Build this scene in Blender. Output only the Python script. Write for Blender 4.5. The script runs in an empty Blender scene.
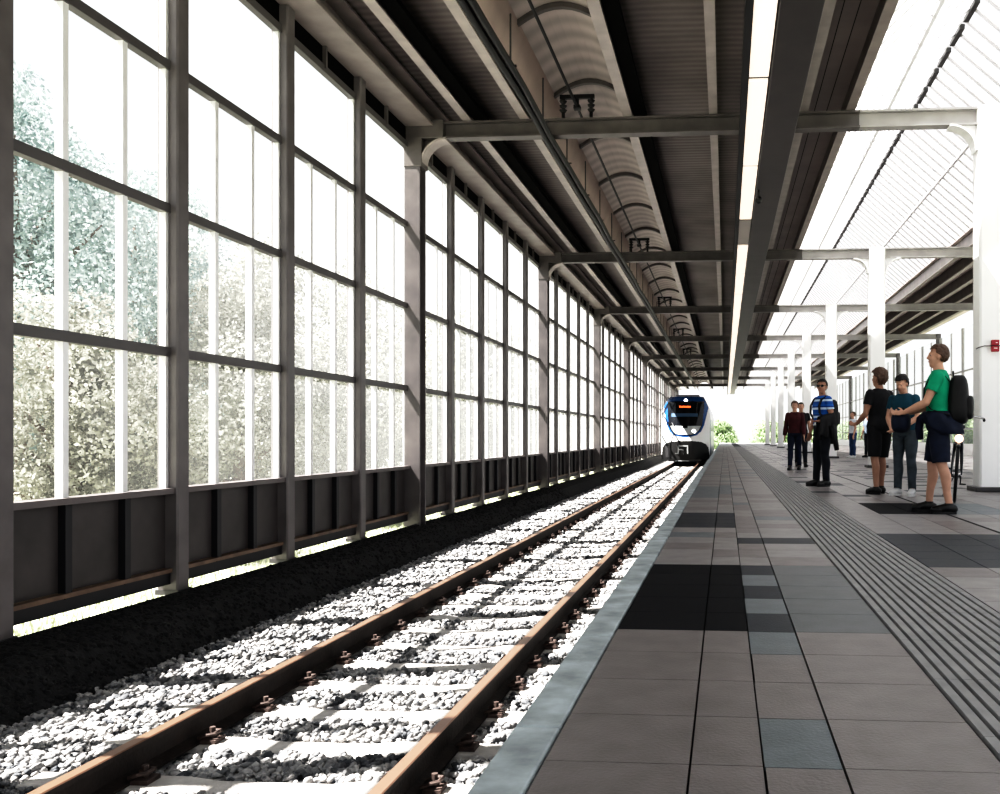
import bpy, bmesh, math, random
import numpy as np
from mathutils import Vector, Matrix, Euler, noise

random.seed(7)
RNG = np.random.RandomState(11)
SC = bpy.context.scene
COL = SC.collection
CAMZ = 0.83
def R(h):            # height given relative to the camera -> world height
    return h + CAMZ

# ------------------------------------------------------------------ materials
def new_mat(name):
    m = bpy.data.materials.new(name); m.use_nodes = True
    nt = m.node_tree
    b = nt.nodes.get('Principled BSDF')
    return m, nt, b

def col4(c):
    return (c[0], c[1], c[2], 1.0)

def mat(name, c, rough=0.6, metal=0.0, var=0.0, scale=6.0, bump=0.0, bscale=None, spec=0.5, emit=None, estr=0.0, stretch=(1, 1, 1)):
    m, nt, b = new_mat(name)
    b.inputs['Base Color'].default_value = col4(c)
    b.inputs['Roughness'].default_value = rough
    b.inputs['Metallic'].default_value = metal
    b.inputs['Specular IOR Level'].default_value = spec
    if emit:
        b.inputs['Emission Color'].default_value = col4(emit)
        b.inputs['Emission Strength'].default_value = estr
    if var > 0 or bump > 0:
        tc = nt.nodes.new('ShaderNodeTexCoord')
        mp = nt.nodes.new('ShaderNodeMapping'); mp.inputs['Scale'].default_value = stretch
        nt.links.new(tc.outputs['Object'], mp.inputs['Vector'])
        n = nt.nodes.new('ShaderNodeTexNoise'); n.inputs['Scale'].default_value = scale; n.inputs['Detail'].default_value = 5
        nt.links.new(mp.outputs['Vector'], n.inputs['Vector'])
        if var > 0:
            r = nt.nodes.new('ShaderNodeValToRGB')
            r.color_ramp.elements[0].position = 0.3; r.color_ramp.elements[1].position = 0.7
            r.color_ramp.elements[0].color = col4([max(0, x * (1 - var)) for x in c])
            r.color_ramp.elements[1].color = col4([min(1, x * (1 + var)) for x in c])
            nt.links.new(n.outputs['Fac'], r.inputs['Fac']); nt.links.new(r.outputs['Color'], b.inputs['Base Color'])
        if bump > 0:
            n2 = n
            if bscale:
                n2 = nt.nodes.new('ShaderNodeTexNoise'); n2.inputs['Scale'].default_value = bscale; n2.inputs['Detail'].default_value = 6
                nt.links.new(mp.outputs['Vector'], n2.inputs['Vector'])
            bp = nt.nodes.new('ShaderNodeBump'); bp.inputs['Strength'].default_value = bump; bp.inputs['Distance'].default_value = 0.02
            nt.links.new(n2.outputs['Fac'], bp.inputs['Height']); nt.links.new(bp.outputs['Normal'], b.inputs['Normal'])
    return m

def corrugated(name, c, axis, pitch, rough=0.6, var=0.25):
    """ribbed sheet: ribs repeat along the axis given"""
    m, nt, b = new_mat(name)
    b.inputs['Roughness'].default_value = rough
    tc = nt.nodes.new('ShaderNodeTexCoord')
    w = nt.nodes.new('ShaderNodeTexWave'); w.wave_type = 'BANDS'; w.bands_direction = axis; w.wave_profile = 'SIN'
    w.inputs['Scale'].default_value = 0.314 / pitch * 1.0
    nt.links.new(tc.outputs['Object'], w.inputs['Vector'])
    n = nt.nodes.new('ShaderNodeTexNoise'); n.inputs['Scale'].default_value = 0.9; n.inputs['Detail'].default_value = 6
    nt.links.new(tc.outputs['Object'], n.inputs['Vector'])
    r = nt.nodes.new('ShaderNodeValToRGB')
    r.color_ramp.elements[0].position = 0.3; r.color_ramp.elements[1].position = 0.7
    r.color_ramp.elements[0].color = col4([x * (1 - var) for x in c]); r.color_ramp.elements[1].color = col4([x * (1 + var) for x in c])
    nt.links.new(n.outputs['Fac'], r.inputs['Fac'])
    mx = nt.nodes.new('ShaderNodeMixRGB'); mx.blend_type = 'MULTIPLY'; mx.inputs['Fac'].default_value = 0.28
    nt.links.new(r.outputs['Color'], mx.inputs['Color1']); nt.links.new(w.outputs['Color'], mx.inputs['Color2'])
    nt.links.new(mx.outputs['Color'], b.inputs['Base Color'])
    bp = nt.nodes.new('ShaderNodeBump'); bp.inputs['Strength'].default_value = 0.3; bp.inputs['Distance'].default_value = 0.02
    nt.links.new(w.outputs['Fac'], bp.inputs['Height']); nt.links.new(bp.outputs['Normal'], b.inputs['Normal'])
    return m

def glass_mat(name, haze0, haze1, tint=(1, 1, 1), milk=(0.9, 0.92, 0.93)):
    """pane with haze mixed in for reflection: clear face on, milkier as the view gets flatter along it"""
    m = bpy.data.materials.new(name); m.use_nodes = True
    nt = m.node_tree; nt.nodes.clear()
    out = nt.nodes.new('ShaderNodeOutputMaterial')
    tr = nt.nodes.new('ShaderNodeBsdfTransparent'); tr.inputs['Color'].default_value = col4(tint)
    tl = nt.nodes.new('ShaderNodeBsdfTranslucent'); tl.inputs['Color'].default_value = col4(milk)
    gl = nt.nodes.new('ShaderNodeBsdfGlossy'); gl.inputs['Roughness'].default_value = 0.08
    lw = nt.nodes.new('ShaderNodeLayerWeight'); lw.inputs['Blend'].default_value = 0.5
    mr = nt.nodes.new('ShaderNodeMapRange'); mr.inputs['From Min'].default_value = 0.4; mr.inputs['From Max'].default_value = 0.95
    mr.inputs['To Min'].default_value = haze0; mr.inputs['To Max'].default_value = haze1
    nt.links.new(lw.outputs['Facing'], mr.inputs['Value'])
    m1 = nt.nodes.new('ShaderNodeMixShader'); m2 = nt.nodes.new('ShaderNodeMixShader'); m2.inputs['Fac'].default_value = 0.05
    nt.links.new(mr.outputs['Result'], m1.inputs['Fac'])
    nt.links.new(tr.outputs[0], m1.inputs[1]); nt.links.new(tl.outputs[0], m1.inputs[2])
    nt.links.new(m1.outputs[0], m2.inputs[1]); nt.links.new(gl.outputs[0], m2.inputs[2])
    nt.links.new(m2.outputs[0], out.inputs['Surface'])
    return m

M = {}
M['steel_taupe'] = mat('taupe painted steel', (0.11, 0.10, 0.098), 0.42, 0, 0.25, 3, 0.05)
M['steel_dark'] = mat('dark painted steel', (0.055, 0.052, 0.055), 0.45, 0, 0.2, 4)
M['steel_post'] = mat('grey post paint', (0.12, 0.11, 0.112), 0.35, 0, 0.2, 3)
M['steel_light'] = mat('pale beam flange paint', (0.36, 0.325, 0.315), 0.45, 0, 0.15, 3)
M['steel_beige'] = mat('beige eave beam paint', (0.27, 0.24, 0.23), 0.45, 0, 0.15, 3)
M['white_paint'] = mat('white column paint', (0.92, 0.92, 0.92), 0.4, 0, 0.03, 2)
M['bar_dark'] = mat('window bar paint', (0.085, 0.08, 0.082), 0.4)
M['alu'] = mat('pale aluminium mullion', (0.75, 0.75, 0.76), 0.35, 0.2)
M['black'] = mat('black fascia', (0.002, 0.002, 0.002), 0.9, spec=0.1)
M['panel'] = mat('dark wall panel', (0.05, 0.044, 0.044), 0.45, 0, 0.3, 2.5)
M['rib'] = mat('wall panel rib', (0.012, 0.012, 0.016), 0.5)
M['sill'] = mat('sill paint', (0.13, 0.115, 0.115), 0.4)
M['base_rail'] = mat('brown lit edge of base rail', (0.15, 0.10, 0.07), 0.5, 0, 0.3, 6)
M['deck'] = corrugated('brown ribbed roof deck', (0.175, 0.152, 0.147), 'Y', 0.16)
M['deck_light'] = mat('taupe roof panel', (0.27, 0.235, 0.222), 0.5, 0, 0.15, 1.5)
M['vault'] = corrugated('pale vault lining', (0.50, 0.45, 0.43), 'Y', 0.45, 0.6, 0.12)
M['vault_side'] = mat('pinkish vault side board', (0.42, 0.345, 0.32), 0.6, 0, 0.1, 2)
M['duct'] = mat('dark grey duct paint', (0.05, 0.045, 0.047), 0.4, 0, 0.15, 2)
M['cable'] = mat('black cable', (0.008, 0.008, 0.01), 0.5)
M['lamp'] = mat('warm lamp diffuser', (0.9, 0.85, 0.8), 0.5, emit=(1.0, 0.84, 0.70), estr=0.74)
M['lamp_off'] = mat('unlit lamp diffuser', (0.34, 0.31, 0.30), 0.4)
M['glass'] = glass_mat('window glass with painted haze', 0.02, 0.32, milk=(0.5, 0.51, 0.52))  # white haze mixed in, standing in for glancing reflection
M['roof_glass'] = glass_mat('frosted roof glass', 0.7, 0.85, milk=(0.31, 0.31, 0.32))
M['glaze_bar'] = mat('white glazing bar', (0.68, 0.68, 0.69), 0.5)
M['ridge'] = mat('dark ridge bar', (0.03, 0.03, 0.03), 0.5)
M['rail_head'] = mat('polished rail head', (0.27, 0.17, 0.125), 0.35, 0.7)
M['rust'] = mat('rusty rail web', (0.013, 0.008, 0.0065), 0.75, 0, 0.5, 8, 0.2, 40)
M['concrete_sleeper'] = mat('pale sleeper concrete', (0.42, 0.40, 0.385), 0.85, 0, 0.2, 10, 0.3, 60)
M['clip'] = mat('rusty rail clip', (0.07, 0.05, 0.045), 0.7, 0.2, 0.3, 20)
M['shaded_soil'] = mat('soil with shade painted in', (0.016, 0.016, 0.017), 0.95, 0, 0.4, 12, 0.6, 50)  # shade at the foot of the wall is put into this colour
M['kerb'] = mat('bluish kerb concrete', (0.36, 0.40, 0.415), 0.7, 0, 0.32, 7, 0.15, 60)
M['soil'] = mat('grassy earth', (0.36, 0.37, 0.30), 0.95, 0, 0.4, 4)
M['grass'] = mat('sunlit grass', (0.46, 0.50, 0.34), 0.8, 0, 0.3, 5)
M['bark'] = mat('tree bark', (0.14, 0.11, 0.09), 0.9, 0, 0.3, 8, 0.4)
M['joint'] = mat('dark paving joint', (0.01, 0.01, 0.012), 0.9)

def ballast_mat():
    m, nt, b = new_mat('grey ballast stone')
    b.inputs['Roughness'].default_value = 0.85
    tc = nt.nodes.new('ShaderNodeTexCoord')
    n = nt.nodes.new('ShaderNodeTexVoronoi'); n.inputs['Scale'].default_value = 16
    nt.links.new(tc.outputs['Object'], n.inputs['Vector'])
    r = nt.nodes.new('ShaderNodeValToRGB')
    r.color_ramp.elements[0].position = 0.0; r.color_ramp.elements[0].color = (0.055, 0.06, 0.07, 1)
    r.color_ramp.elements[1].position = 1.0; r.color_ramp.elements[1].color = (0.42, 0.41, 0.405, 1)
    sp = nt.nodes.new('ShaderNodeSeparateColor')
    nt.links.new(n.outputs['Color'], sp.inputs['Color']); nt.links.new(sp.outputs[0], r.inputs['Fac'])
    nt.links.new(r.outputs['Color'], b.inputs['Base Color'])
    bp = nt.nodes.new('ShaderNodeBump'); bp.inputs['Strength'].default_value = 1.0; bp.inputs['Distance'].default_value = 0.04
    nt.links.new(n.outputs['Distance'], bp.inputs['Height']); bp.invert = True
    nt.links.new(bp.outputs['Normal'], b.inputs['Normal'])
    return m
M['ballast'] = ballast_mat()

def tile_mat(name, c, rough=0.42, var=0.14, spec=0.45):
    return mat(name, c, rough, 0, var, 7, 0.12, 90, spec=spec)
M['tile_a'] = tile_mat('warm grey paving', (0.178, 0.160, 0.158))
M['tile_b'] = tile_mat('pale grey paving', (0.24, 0.225, 0.225))
M['tile_c'] = tile_mat('bluish grey paving', (0.13, 0.150, 0.164))
M['tile_d'] = tile_mat('black paving', (0.003, 0.0035, 0.006), 0.7, spec=0.15)
M['tile_e'] = tile_mat('slate paving', (0.028, 0.033, 0.042), 0.5, spec=0.25)
M['tile_f'] = tile_mat('mid slate paving', (0.088, 0.097, 0.106))
M['tactile'] = mat('ribbed tactile paving', (0.22, 0.218, 0.22), 0.5, 0, 0.15, 8)

# ------------------------------------------------------------------ mesh building
class MB:
    def __init__(self):
        self.v = []; self.f = []; self.mi = []
    def add(self, vs, fs, mi=0):
        o = len(self.v); self.v.extend([tuple(p) for p in vs])
        for f in fs:
            self.f.append([i + o for i in f]); self.mi.append(mi)
        return self
    def box(self, x0, x1, y0, y1, z0, z1, mi=0):
        vs = [(x0, y0, z0), (x1, y0, z0), (x1, y1, z0), (x0, y1, z0), (x0, y0, z1), (x1, y0, z1), (x1, y1, z1), (x0, y1, z1)]
        return self.add(vs, [(0, 3, 2, 1), (4, 5, 6, 7), (0, 1, 5, 4), (1, 2, 6, 5), (2, 3, 7, 6), (3, 0, 4, 7)], mi)
    def prism(self, prof, axis, a, b, mi=0):
        """prof: polygon of 2D points; axis 'x' -> (y,z), 'y' -> (x,z), 'z' -> (x,y)"""
        def P(p, t):
            return (t, p[0], p[1]) if axis == 'x' else (p[0], t, p[1]) if axis == 'y' else (p[0], p[1], t)
        n = len(prof)
        vs = [P(p, a) for p in prof] + [P(p, b) for p in prof]
        fs = [list(range(n))[::-1], list(range(n, 2 * n))] + [(i, (i + 1) % n, (i + 1) % n + n, i + n) for i in range(n)]
        return self.add(vs, fs, mi)
    def ibeam(self, axis, a, b, c, z0, z1, w, tf=0.025, tw=0.02, mi=0):
        """I section lying along axis, centred at c across, from z0 to z1"""
        h = w / 2; t = tw / 2
        pr = [(c - h, z0), (c + h, z0), (c + h, z0 + tf), (c + t, z0 + tf), (c + t, z1 - tf), (c + h, z1 - tf), (c + h, z1), (c - h, z1), (c - h, z1 - tf), (c - t, z1 - tf), (c - t, z0 + tf), (c - h, z0 + tf)]
        return self.prism(pr, axis, a, b, mi)
    def tube(self, pts, r, seg=10, mi=0, cap=True):
        pts = [Vector(p) for p in pts]
        rs = r if isinstance(r, (list, tuple)) else [r] * len(pts)
        rings = []
        prev = None
        for i, p in enumerate(pts):
            d = (pts[min(i + 1, len(pts) - 1)] - pts[max(i - 1, 0)])
            if d.length < 1e-9: d = Vector((0, 0, 1))
            d.normalize()
            if prev is None:
                u = d.orthogonal().normalized()
            else:
                u = prev - d * prev.dot(d)
                u = u.normalized() if u.length > 1e-6 else d.orthogonal().normalized()
            prev = u; w = d.cross(u)
            rings.append([p + (u * math.cos(2 * math.pi * k / seg) + w * math.sin(2 * math.pi * k / seg)) * rs[i] for k in range(seg)])
        vs = [q for rg in rings for q in rg]; fs = []
        for i in range(len(pts) - 1):
            for k in range(seg):
                k2 = (k + 1) % seg
                fs.append((i * seg + k, i * seg + k2, (i + 1) * seg + k2, (i + 1) * seg + k))
        if cap:
            fs.append(list(range(seg))[::-1]); fs.append([(len(pts) - 1) * seg + k for k in range(seg)])
        return self.add(vs, fs, mi)
    def loft(self, rings, mi=0, closed=True, cap=True):
        n = len(rings[0]); vs = [q for rg in rings for q in rg]; fs = []
        for i in range(len(rings) - 1):
            for k in range(n if closed else n - 1):
                k2 = (k + 1) % n
                fs.append((i * n + k, i * n + k2, (i + 1) * n + k2, (i + 1) * n + k))
        if cap and closed:
            fs.append(list(range(n))[::-1]); fs.append([(len(rings) - 1) * n + k for k in range(n)])
        return self.add(vs, fs, mi)
    def sphere(self, c, r, seg=14, rings=9, mi=0, mtx=None):
        rx, ry, rz = (r, r, r) if not isinstance(r, (tuple, list)) else r
        vs = []; fs = []
        for i in range(rings + 1):
            th = math.pi * i / rings
            for k in range(seg):
                ph = 2 * math.pi * k / seg
                q = Vector((rx * math.sin(th) * math.cos(ph), ry * math.sin(th) * math.sin(ph), rz * math.cos(th)))
                if mtx: q = mtx @ q
                vs.append(Vector(c) + q)
        for i in range(rings):
            for k in range(seg):
                k2 = (k + 1) % seg
                fs.append((i * seg + k, (i + 1) * seg + k, (i + 1) * seg + k2, i * seg + k2))
        return self.add(vs, fs, mi)
    def torus(self, c, R_, r, ax='x', seg=40, ts=8, mi=0):
        vs = []; fs = []
        for i in range(seg):
            a = 2 * math.pi * i / seg
            for k in range(ts):
                b = 2 * math.pi * k / ts
                rad = R_ + r * math.cos(b); h = r * math.sin(b)
                q = (rad * math.cos(a), rad * math.sin(a), h)
                q = {'x': (q[2], q[0], q[1]), 'y': (q[0], q[2], q[1]), 'z': q}[ax]
                vs.append((c[0] + q[0], c[1] + q[1], c[2] + q[2]))
        for i in range(seg):
            for k in range(ts):
                i2 = (i + 1) % seg; k2 = (k + 1) % ts
                fs.append((i * ts + k, i2 * ts + k, i2 * ts + k2, i * ts + k2))
        return self.add(vs, fs, mi)
    def mesh(self, name, mats, smooth=False):
        me = bpy.data.meshes.new(name)
        me.from_pydata(self.v, [], self.f)
        for m in (mats if isinstance(mats, (list, tuple)) else [mats]): me.materials.append(m)
        if max(self.mi or [0]) > 0: me.polygons.foreach_set('material_index', self.mi)
        bm = bmesh.new(); bm.from_mesh(me); bmesh.ops.recalc_face_normals(bm, faces=bm.faces); bm.to_mesh(me); bm.free()
        if smooth: me.polygons.foreach_set('use_smooth', [True] * len(me.polygons))
        me.update()
        return me
    def build(self, name, mats, parent=None, loc=None, smooth=False, bevel=0):
        o = bpy.data.objects.new(name, self.mesh(name, mats, smooth)); COL.objects.link(o)
        if loc: o.location = loc
        if parent: o.parent = parent
        if bevel:
            md = o.modifiers.new('Bevel', 'BEVEL'); md.width = bevel; md.segments = 2; md.limit_method = 'ANGLE'
        return o

def tag(o, label=None, cat=None, group=None, kind=None):
    if label: o['label'] = label
    if cat: o['category'] = cat
    if group: o['group'] = group
    if kind: o['kind'] = kind
    return o

def empty(name, loc=(0, 0, 0), rz=0, label=None, cat=None, group=None, kind=None):
    o = bpy.data.objects.new(name, None); COL.objects.link(o); o.location = loc; o.rotation_euler = (0, 0, rz)
    o.empty_display_size = 0.2
    return tag(o, label, cat, group, kind)

def copy_tree(o, loc=None, parent=None, label=None, group=None, rz=None):
    c = o.copy(); COL.objects.link(c)
    if parent: c.parent = parent
    if loc is not None: c.location = loc
    if rz is not None: c.rotation_euler = (0, 0, rz)
    if label: c['label'] = label
    if group: c['group'] = group
    for ch in list(o.children):
        copy_tree(ch, parent=c)
    return c

def hang(o, parent):
    """make o a child of parent, keeping where it stands"""
    o.parent = parent
    o.location = Vector(o.location) - Vector(parent.location)

# ------------------------------------------------------------------ layout constants
W = 4.9                      # window wall to the left of the camera
BAY0, BAY = 5.78, 2.0375     # first post seen at the left edge, bay length along the track
def post_y(k): return BAY0 + BAY * k
K0, K1 = -3, 44
YB, YE = -1.0, post_y(K1)    # near and far end of the hall
PORT = [4 + 5 * i for i in range(0, 8)]      # posts that are portal columns
XC = 3.98                    # white columns on the platform
XR = 10.3                    # right wall
TZ = -0.75                   # rail top
TRK = -2.295                 # track centre
RAILS = (TRK - 0.75, TRK + 0.75)
BZ = -0.955                  # ballast bed
OUT_Z = -0.69                # ground outside

# ------------------------------------------------------------------ ground and platform (setting)
g = MB()
g.add([(-90, -40, -1.25), (60, -40, -1.25), (60, 260, -1.25), (-90, 260, -1.25)], [(0, 1, 2, 3)])
o = g.build('ground_far', M['soil']); tag(o, kind='structure')
g = MB()
g.prism([(-60, -1.2), (-60, OUT_Z), (-5.1, OUT_Z), (-4.86, OUT_Z - 0.02), (-4.86, -1.2)], 'y', -20, 160)
o = g.build('ground_embankment', M['soil']); tag(o, kind='structure')
# bed under the track: bank by the wall with shade painted dark, then the ballast bed
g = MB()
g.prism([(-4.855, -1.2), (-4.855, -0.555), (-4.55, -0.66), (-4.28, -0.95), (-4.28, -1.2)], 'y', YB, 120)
o = g.build('ground_wall_bank', M['shaded_soil']); tag(o, kind='structure')
g = MB()
ny = 300
for j in range(ny + 1):
    pass
g.prism([(-4.28, -1.22), (-4.28, BZ), (-0.63, BZ), (-0.63, -1.22)], 'y', YB, 120)
o = g.build('ground_track_bed', M['ballast']); tag(o, kind='structure')

# platform body with paving slabs
YP0, YP1 = -1.0, 110.0
g = MB()
g.box(-0.45, XR + 0.2, YP0, YP1, -1.2, -0.014, 5)
cols = [(-0.463, -0.088), (-0.088, 0.098), (0.098, 0.297), (0.297, 0.70)]
x = 1.285
while x < XR - 0.1:
    if 2.30 < x < 2.36:
        pass
    x2 = min(x + 0.36, XR)
    cols.append((x, x2)); x = x2
TL = 0.3935
def tile_kind(ci, xa, xb, ya):
    d = ya - 0.0
    r = random.random()
    xm = (xa + xb) / 2
    if ci <= 1 and 3.9 <= d < 5.85: return 3
    if ci == 2 and 3.9 <= d < 5.85: return 4 if int(d / TL) % 2 == 0 else 2
    if ci == 3 and 4.0 <= d < 5.9: return 6
    if ci in (2,) and d < 3.95: return 2 if int(d / TL) in (6, 9) else 0
    if ci in (2, 3) and 6.9 <= d < 7.4: return 4
    if ci <= 1 and 8.2 <= d < 9.6: return 4
    if ci <= 1 and 13 <= d < 15: return 2
    if xa > 1.2:
        if 5.8 <= d < 7.6: return 4 if r > 0.1 else 2
        if 1.7 < xm < 3.0 and 9.6 <= d < 11.4: return 3 if xm < 2.3 else 2
        if 3.0 <= xm and 8.7 <= d < 9.9: return 2
        if d > 12 and r < 0.12: return 4
        return 1 if r < 0.8 else 0
    if d < 3.9: return 0
    if r < 0.12: return 2
    return 0 if r < 0.45 else 1
gap = 0.006
for ci, (xa, xb) in enumerate(cols):
    y = YP0 + 0.13
    merge = 1 if ci < 4 else 1
    while y < YP1:
        y2 = min(y + TL * merge, YP1)
        k = tile_kind(ci, xa, xb, (y + y2) / 2)
        gx0 = gap if ci != 2 else (0.0035 if random.random() < 0.5 else 0.008)
        zz = -0.001 if ci != 2 else -0.003
        ge = 0.0018
        g.box(xa + gx0 / 2, xb - gap / 2, y + ge, y2 - ge, -0.05, zz, k)
        y = y2
o = g.build('floor', [M['tile_a'], M['tile_b'], M['tile_c'], M['tile_d'], M['tile_e'], M['joint'], M['tile_f']]); tag(o, kind='structure')
# drain slot
g = MB(); g.box(2.335, 2.365, YP0, YP1, -0.01, 0.0015)
o = g.build('trim_3', M['joint']); tag(o, kind='structure')
# kerb stones along the edge
g = MB(); y = YP0
while y < YP1:
    g.box(-0.60, -0.469, y + 0.002, y + 1.18 - 0.002, -0.22, 0.0); y += 1.18
g.box(-0.56, -0.44, YP0, YP1, -1.2, -0.2)
o = g.build('trim_1', M['kerb'], bevel=0.008); tag(o, kind='structure')
# ribbed tactile paving: two rows of ribbed tiles
g = MB(); pr = []
for half in range(2):
    xa = 0.703 + half * 0.291; xb = xa + 0.287
    pr = [(xa, -0.05), (xa, -0.012)]
    n = 6; p = (xb - xa) / n
    for i in range(n):
        a = xa + i * p
        pr += [(a + p * 0.08, -0.012), (a + p * 0.17, 0.003), (a + p * 0.83, 0.003), (a + p * 0.92, -0.012)]
    pr += [(xb, -0.012), (xb, -0.05)]
    y = YP0
    while y < 70:
        g.prism(pr, 'y', y + 0.0015, y + 0.59 - 0.0015); y += 0.59
o = g.build('trim_2', M['tactile']); tag(o, kind='structure')

# ------------------------------------------------------------------ ballast stones (nobody could count them)
def stones(name, material, n, sampler):
    bm = bmesh.new(); bmesh.ops.create_icosphere(bm, subdivisions=1, radius=1.0)
    bm.verts.ensure_lookup_table()
    bv = np.array([v.co[:] for v in bm.verts]); bf = np.array([[v.index for v in f.verts] for f in bm.faces]); bm.free()
    # use half the detail for each stone: 12-vertex icosahedron squashed and chipped at random
    pos, size = sampler(n)
    n = len(pos); nv = len(bv)
    jit = 1 + RNG.uniform(-0.28, 0.28, (n, nv, 1))
    v = bv[None] * jit * RNG.uniform(0.65, 1.15, (n, 1, 3)) * size[:, None, None]
    ang = RNG.uniform(0, 2 * np.pi, n); tilt = RNG.uniform(-0.6, 0.6, n)
    ct, st = np.cos(tilt), np.sin(tilt)
    y_ = v[..., 1] * ct[:, None] - v[..., 2] * st[:, None]; z_ = v[..., 1] * st[:, None] + v[..., 2] * ct[:, None]
    v[..., 1] = y_; v[..., 2] = z_ * 0.8
    ca, sa = np.cos(ang), np.sin(ang)
    x_ = v[..., 0] * ca[:, None] - v[..., 1] * sa[:, None]; y_ = v[..., 0] * sa[:, None] + v[..., 1] * ca[:, None]
    v[..., 0] = x_; v[..., 1] = y_
    v += pos[:, None, :]
    verts = v.reshape(-1, 3)
    faces = (bf[None] + (np.arange(n) * nv)[:, None, None]).reshape(-1, 3)
    me = bpy.data.meshes.new(name)
    me.vertices.add(len(verts)); me.vertices.foreach_set('co', verts.ravel())
    me.loops.add(faces.size); me.loops.foreach_set('vertex_index', faces.ravel().astype(np.int32))
    me.polygons.add(len(faces)); me.polygons.foreach_set('loop_start', np.arange(0, faces.size, 3, dtype=np.int32))
    me.polygons.foreach_set('loop_total', np.full(len(faces), 3, dtype=np.int32))
    me.update(calc_edges=True); me.materials.append(material)
    ob = bpy.data.objects.new(name, me); COL.objects.link(ob)
    return ob
SLEEP0, SLEEPP = 2.55, 0.6
def ballast_sampler(n):
    # denser near the camera
    u = RNG.uniform(0, 1, n)
    y = 2.2 * (45.0 / 2.2) ** u
    x = RNG.uniform(-4.32, -0.64, n)
    # keep off the sleeper tops and the rails
    ph = ((y - SLEEP0 + SLEEPP / 2) % SLEEPP) - SLEEPP / 2
    on_s = (np.abs(ph) < 0.105) & (np.abs(x - TRK) < 1.27)
    on_r = (np.abs(x - RAILS[0]) < 0.09) | (np.abs(x - RAILS[1]) < 0.09)
    keep = ~on_s & ~on_r
    # a few spill over sleepers
    x = x[keep]; y = y[keep]
    size = RNG.uniform(0.016, 0.034, len(x)) * np.clip(y / 9, 1, 2.2)
    between = np.abs(x - TRK) < 1.3
    z = np.where(between, BZ + 0.005, BZ + 0.02) + RNG.uniform(-0.005, 0.022, len(x))
    return np.stack([x, y, z], 1), size
o = stones('ballast', M['ballast'], 62000, ballast_sampler)
tag(o, 'loose grey ballast stones lying between and beside the rails', 'ballast', kind='stuff')
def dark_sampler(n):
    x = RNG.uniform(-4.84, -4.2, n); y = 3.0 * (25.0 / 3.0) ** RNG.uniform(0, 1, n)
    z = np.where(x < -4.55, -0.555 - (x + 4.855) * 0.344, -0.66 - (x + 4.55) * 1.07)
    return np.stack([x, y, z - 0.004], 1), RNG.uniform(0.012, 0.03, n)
o = stones('shaded_gravel', M['shaded_soil'], 7000, dark_sampler)
tag(o, 'gravel bank with shade painted into its colour along the foot of the window wall', 'gravel', kind='stuff')

# ------------------------------------------------------------------ rails and sleepers
def rail_profile(c):
    z = TZ
    return [(c - 0.07, z - 0.172), (c + 0.07, z - 0.172), (c + 0.07, z - 0.16), (c + 0.012, z - 0.135), (c + 0.009, z - 0.045), (c + 0.034, z - 0.033), (c + 0.036, z - 0.005),
            (c - 0.036, z - 0.005), (c - 0.034, z - 0.033), (c - 0.009, z - 0.045), (c - 0.012, z - 0.135), (c - 0.07, z - 0.16)]
for c, lb in zip(RAILS, ('rusty steel rail nearer the window wall, with a bright worn top', 'rusty steel rail nearer the platform edge, with a bright worn top')):
    r = empty('rail', (c, 0, TZ - 0.172), 0, lb, 'rail', 'running rails of the track')
    b = MB(); b.prism([(p[0] - c, p[1] - TZ + 0.172) for p in rail_profile(c)], 'y', YB, 120); b.build('rail_web', M['rust'], r)
    b = MB(); b.prism([(-0.036, 0.167), (0.036, 0.167), (0.03, 0.1725), (-0.03, 0.1725)], 'y', YB, 120); w = b.build('rail_head', M['rail_head'], r); w['label'] = 'polished rail top'
def sleeper():
    r = empty('sleeper', (TRK, SLEEP0, TZ - 0.172), 0, 'pale concrete sleeper lying crosswise in the ballast under the two rails', 'sleeper', 'concrete sleepers under the track')
    b = MB()
    prof = []
    rings = []
    for xx, hh in ((-1.26, 0), (-0.95, 0.0), (-0.45, 0.0), (-0.3, -0.018), (0.3, -0.018), (0.45, 0.0), (0.95, 0.0), (1.26, 0)):
        rings.append([(xx, -0.14, -0.2), (xx, 0.14, -0.2), (xx, 0.095, hh), (xx, -0.095, hh)])
    b.loft(rings)
    b.build('sleeper_block', M['concrete_sleeper'], r, bevel=0.012)
    first = None
    for rc in (-0.75, 0.75):
        for s in (-1, 1):
            b = MB()
            x0 = rc + s * 0.115
            b.box(x0 - 0.045, x0 + 0.045, -0.055, 0.055, 0.0, 0.022)
            b.tube([(x0 - s * 0.06, -0.045, 0.03), (x0 - s * 0.01, -0.05, 0.05), (x0 + s * 0.03, -0.03, 0.055), (x0 + s * 0.03, 0.03, 0.055), (x0 - s * 0.01, 0.05, 0.05), (x0 - s * 0.06, 0.045, 0.03)], 0.011, 6)
            b.tube([(x0, 0, 0.0), (x0, 0, 0.085)], 0.017, 6)
            b.build('rail_clip', M['clip'], r)
    return r
s0 = sleeper()
for i in range(1, 83):
    copy_tree(s0, (TRK, SLEEP0 + i * SLEEPP, TZ - 0.172)) if i < 45 else None
far0 = None
for i in range(45, 83):
    # farther sleepers: block only, their clips are below a pixel
    if far0 is None:
        far0 = s0.copy(); COL.objects.link(far0); far0.location = (TRK, SLEEP0 + i * SLEEPP, TZ - 0.172)
        ch = [c for c in s0.children if c.name.startswith('sleeper_block')][0].copy(); COL.objects.link(ch); ch.parent = far0
    else:
        copy_tree(far0, (TRK, SLEEP0 + i * SLEEPP, TZ - 0.172))

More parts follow.
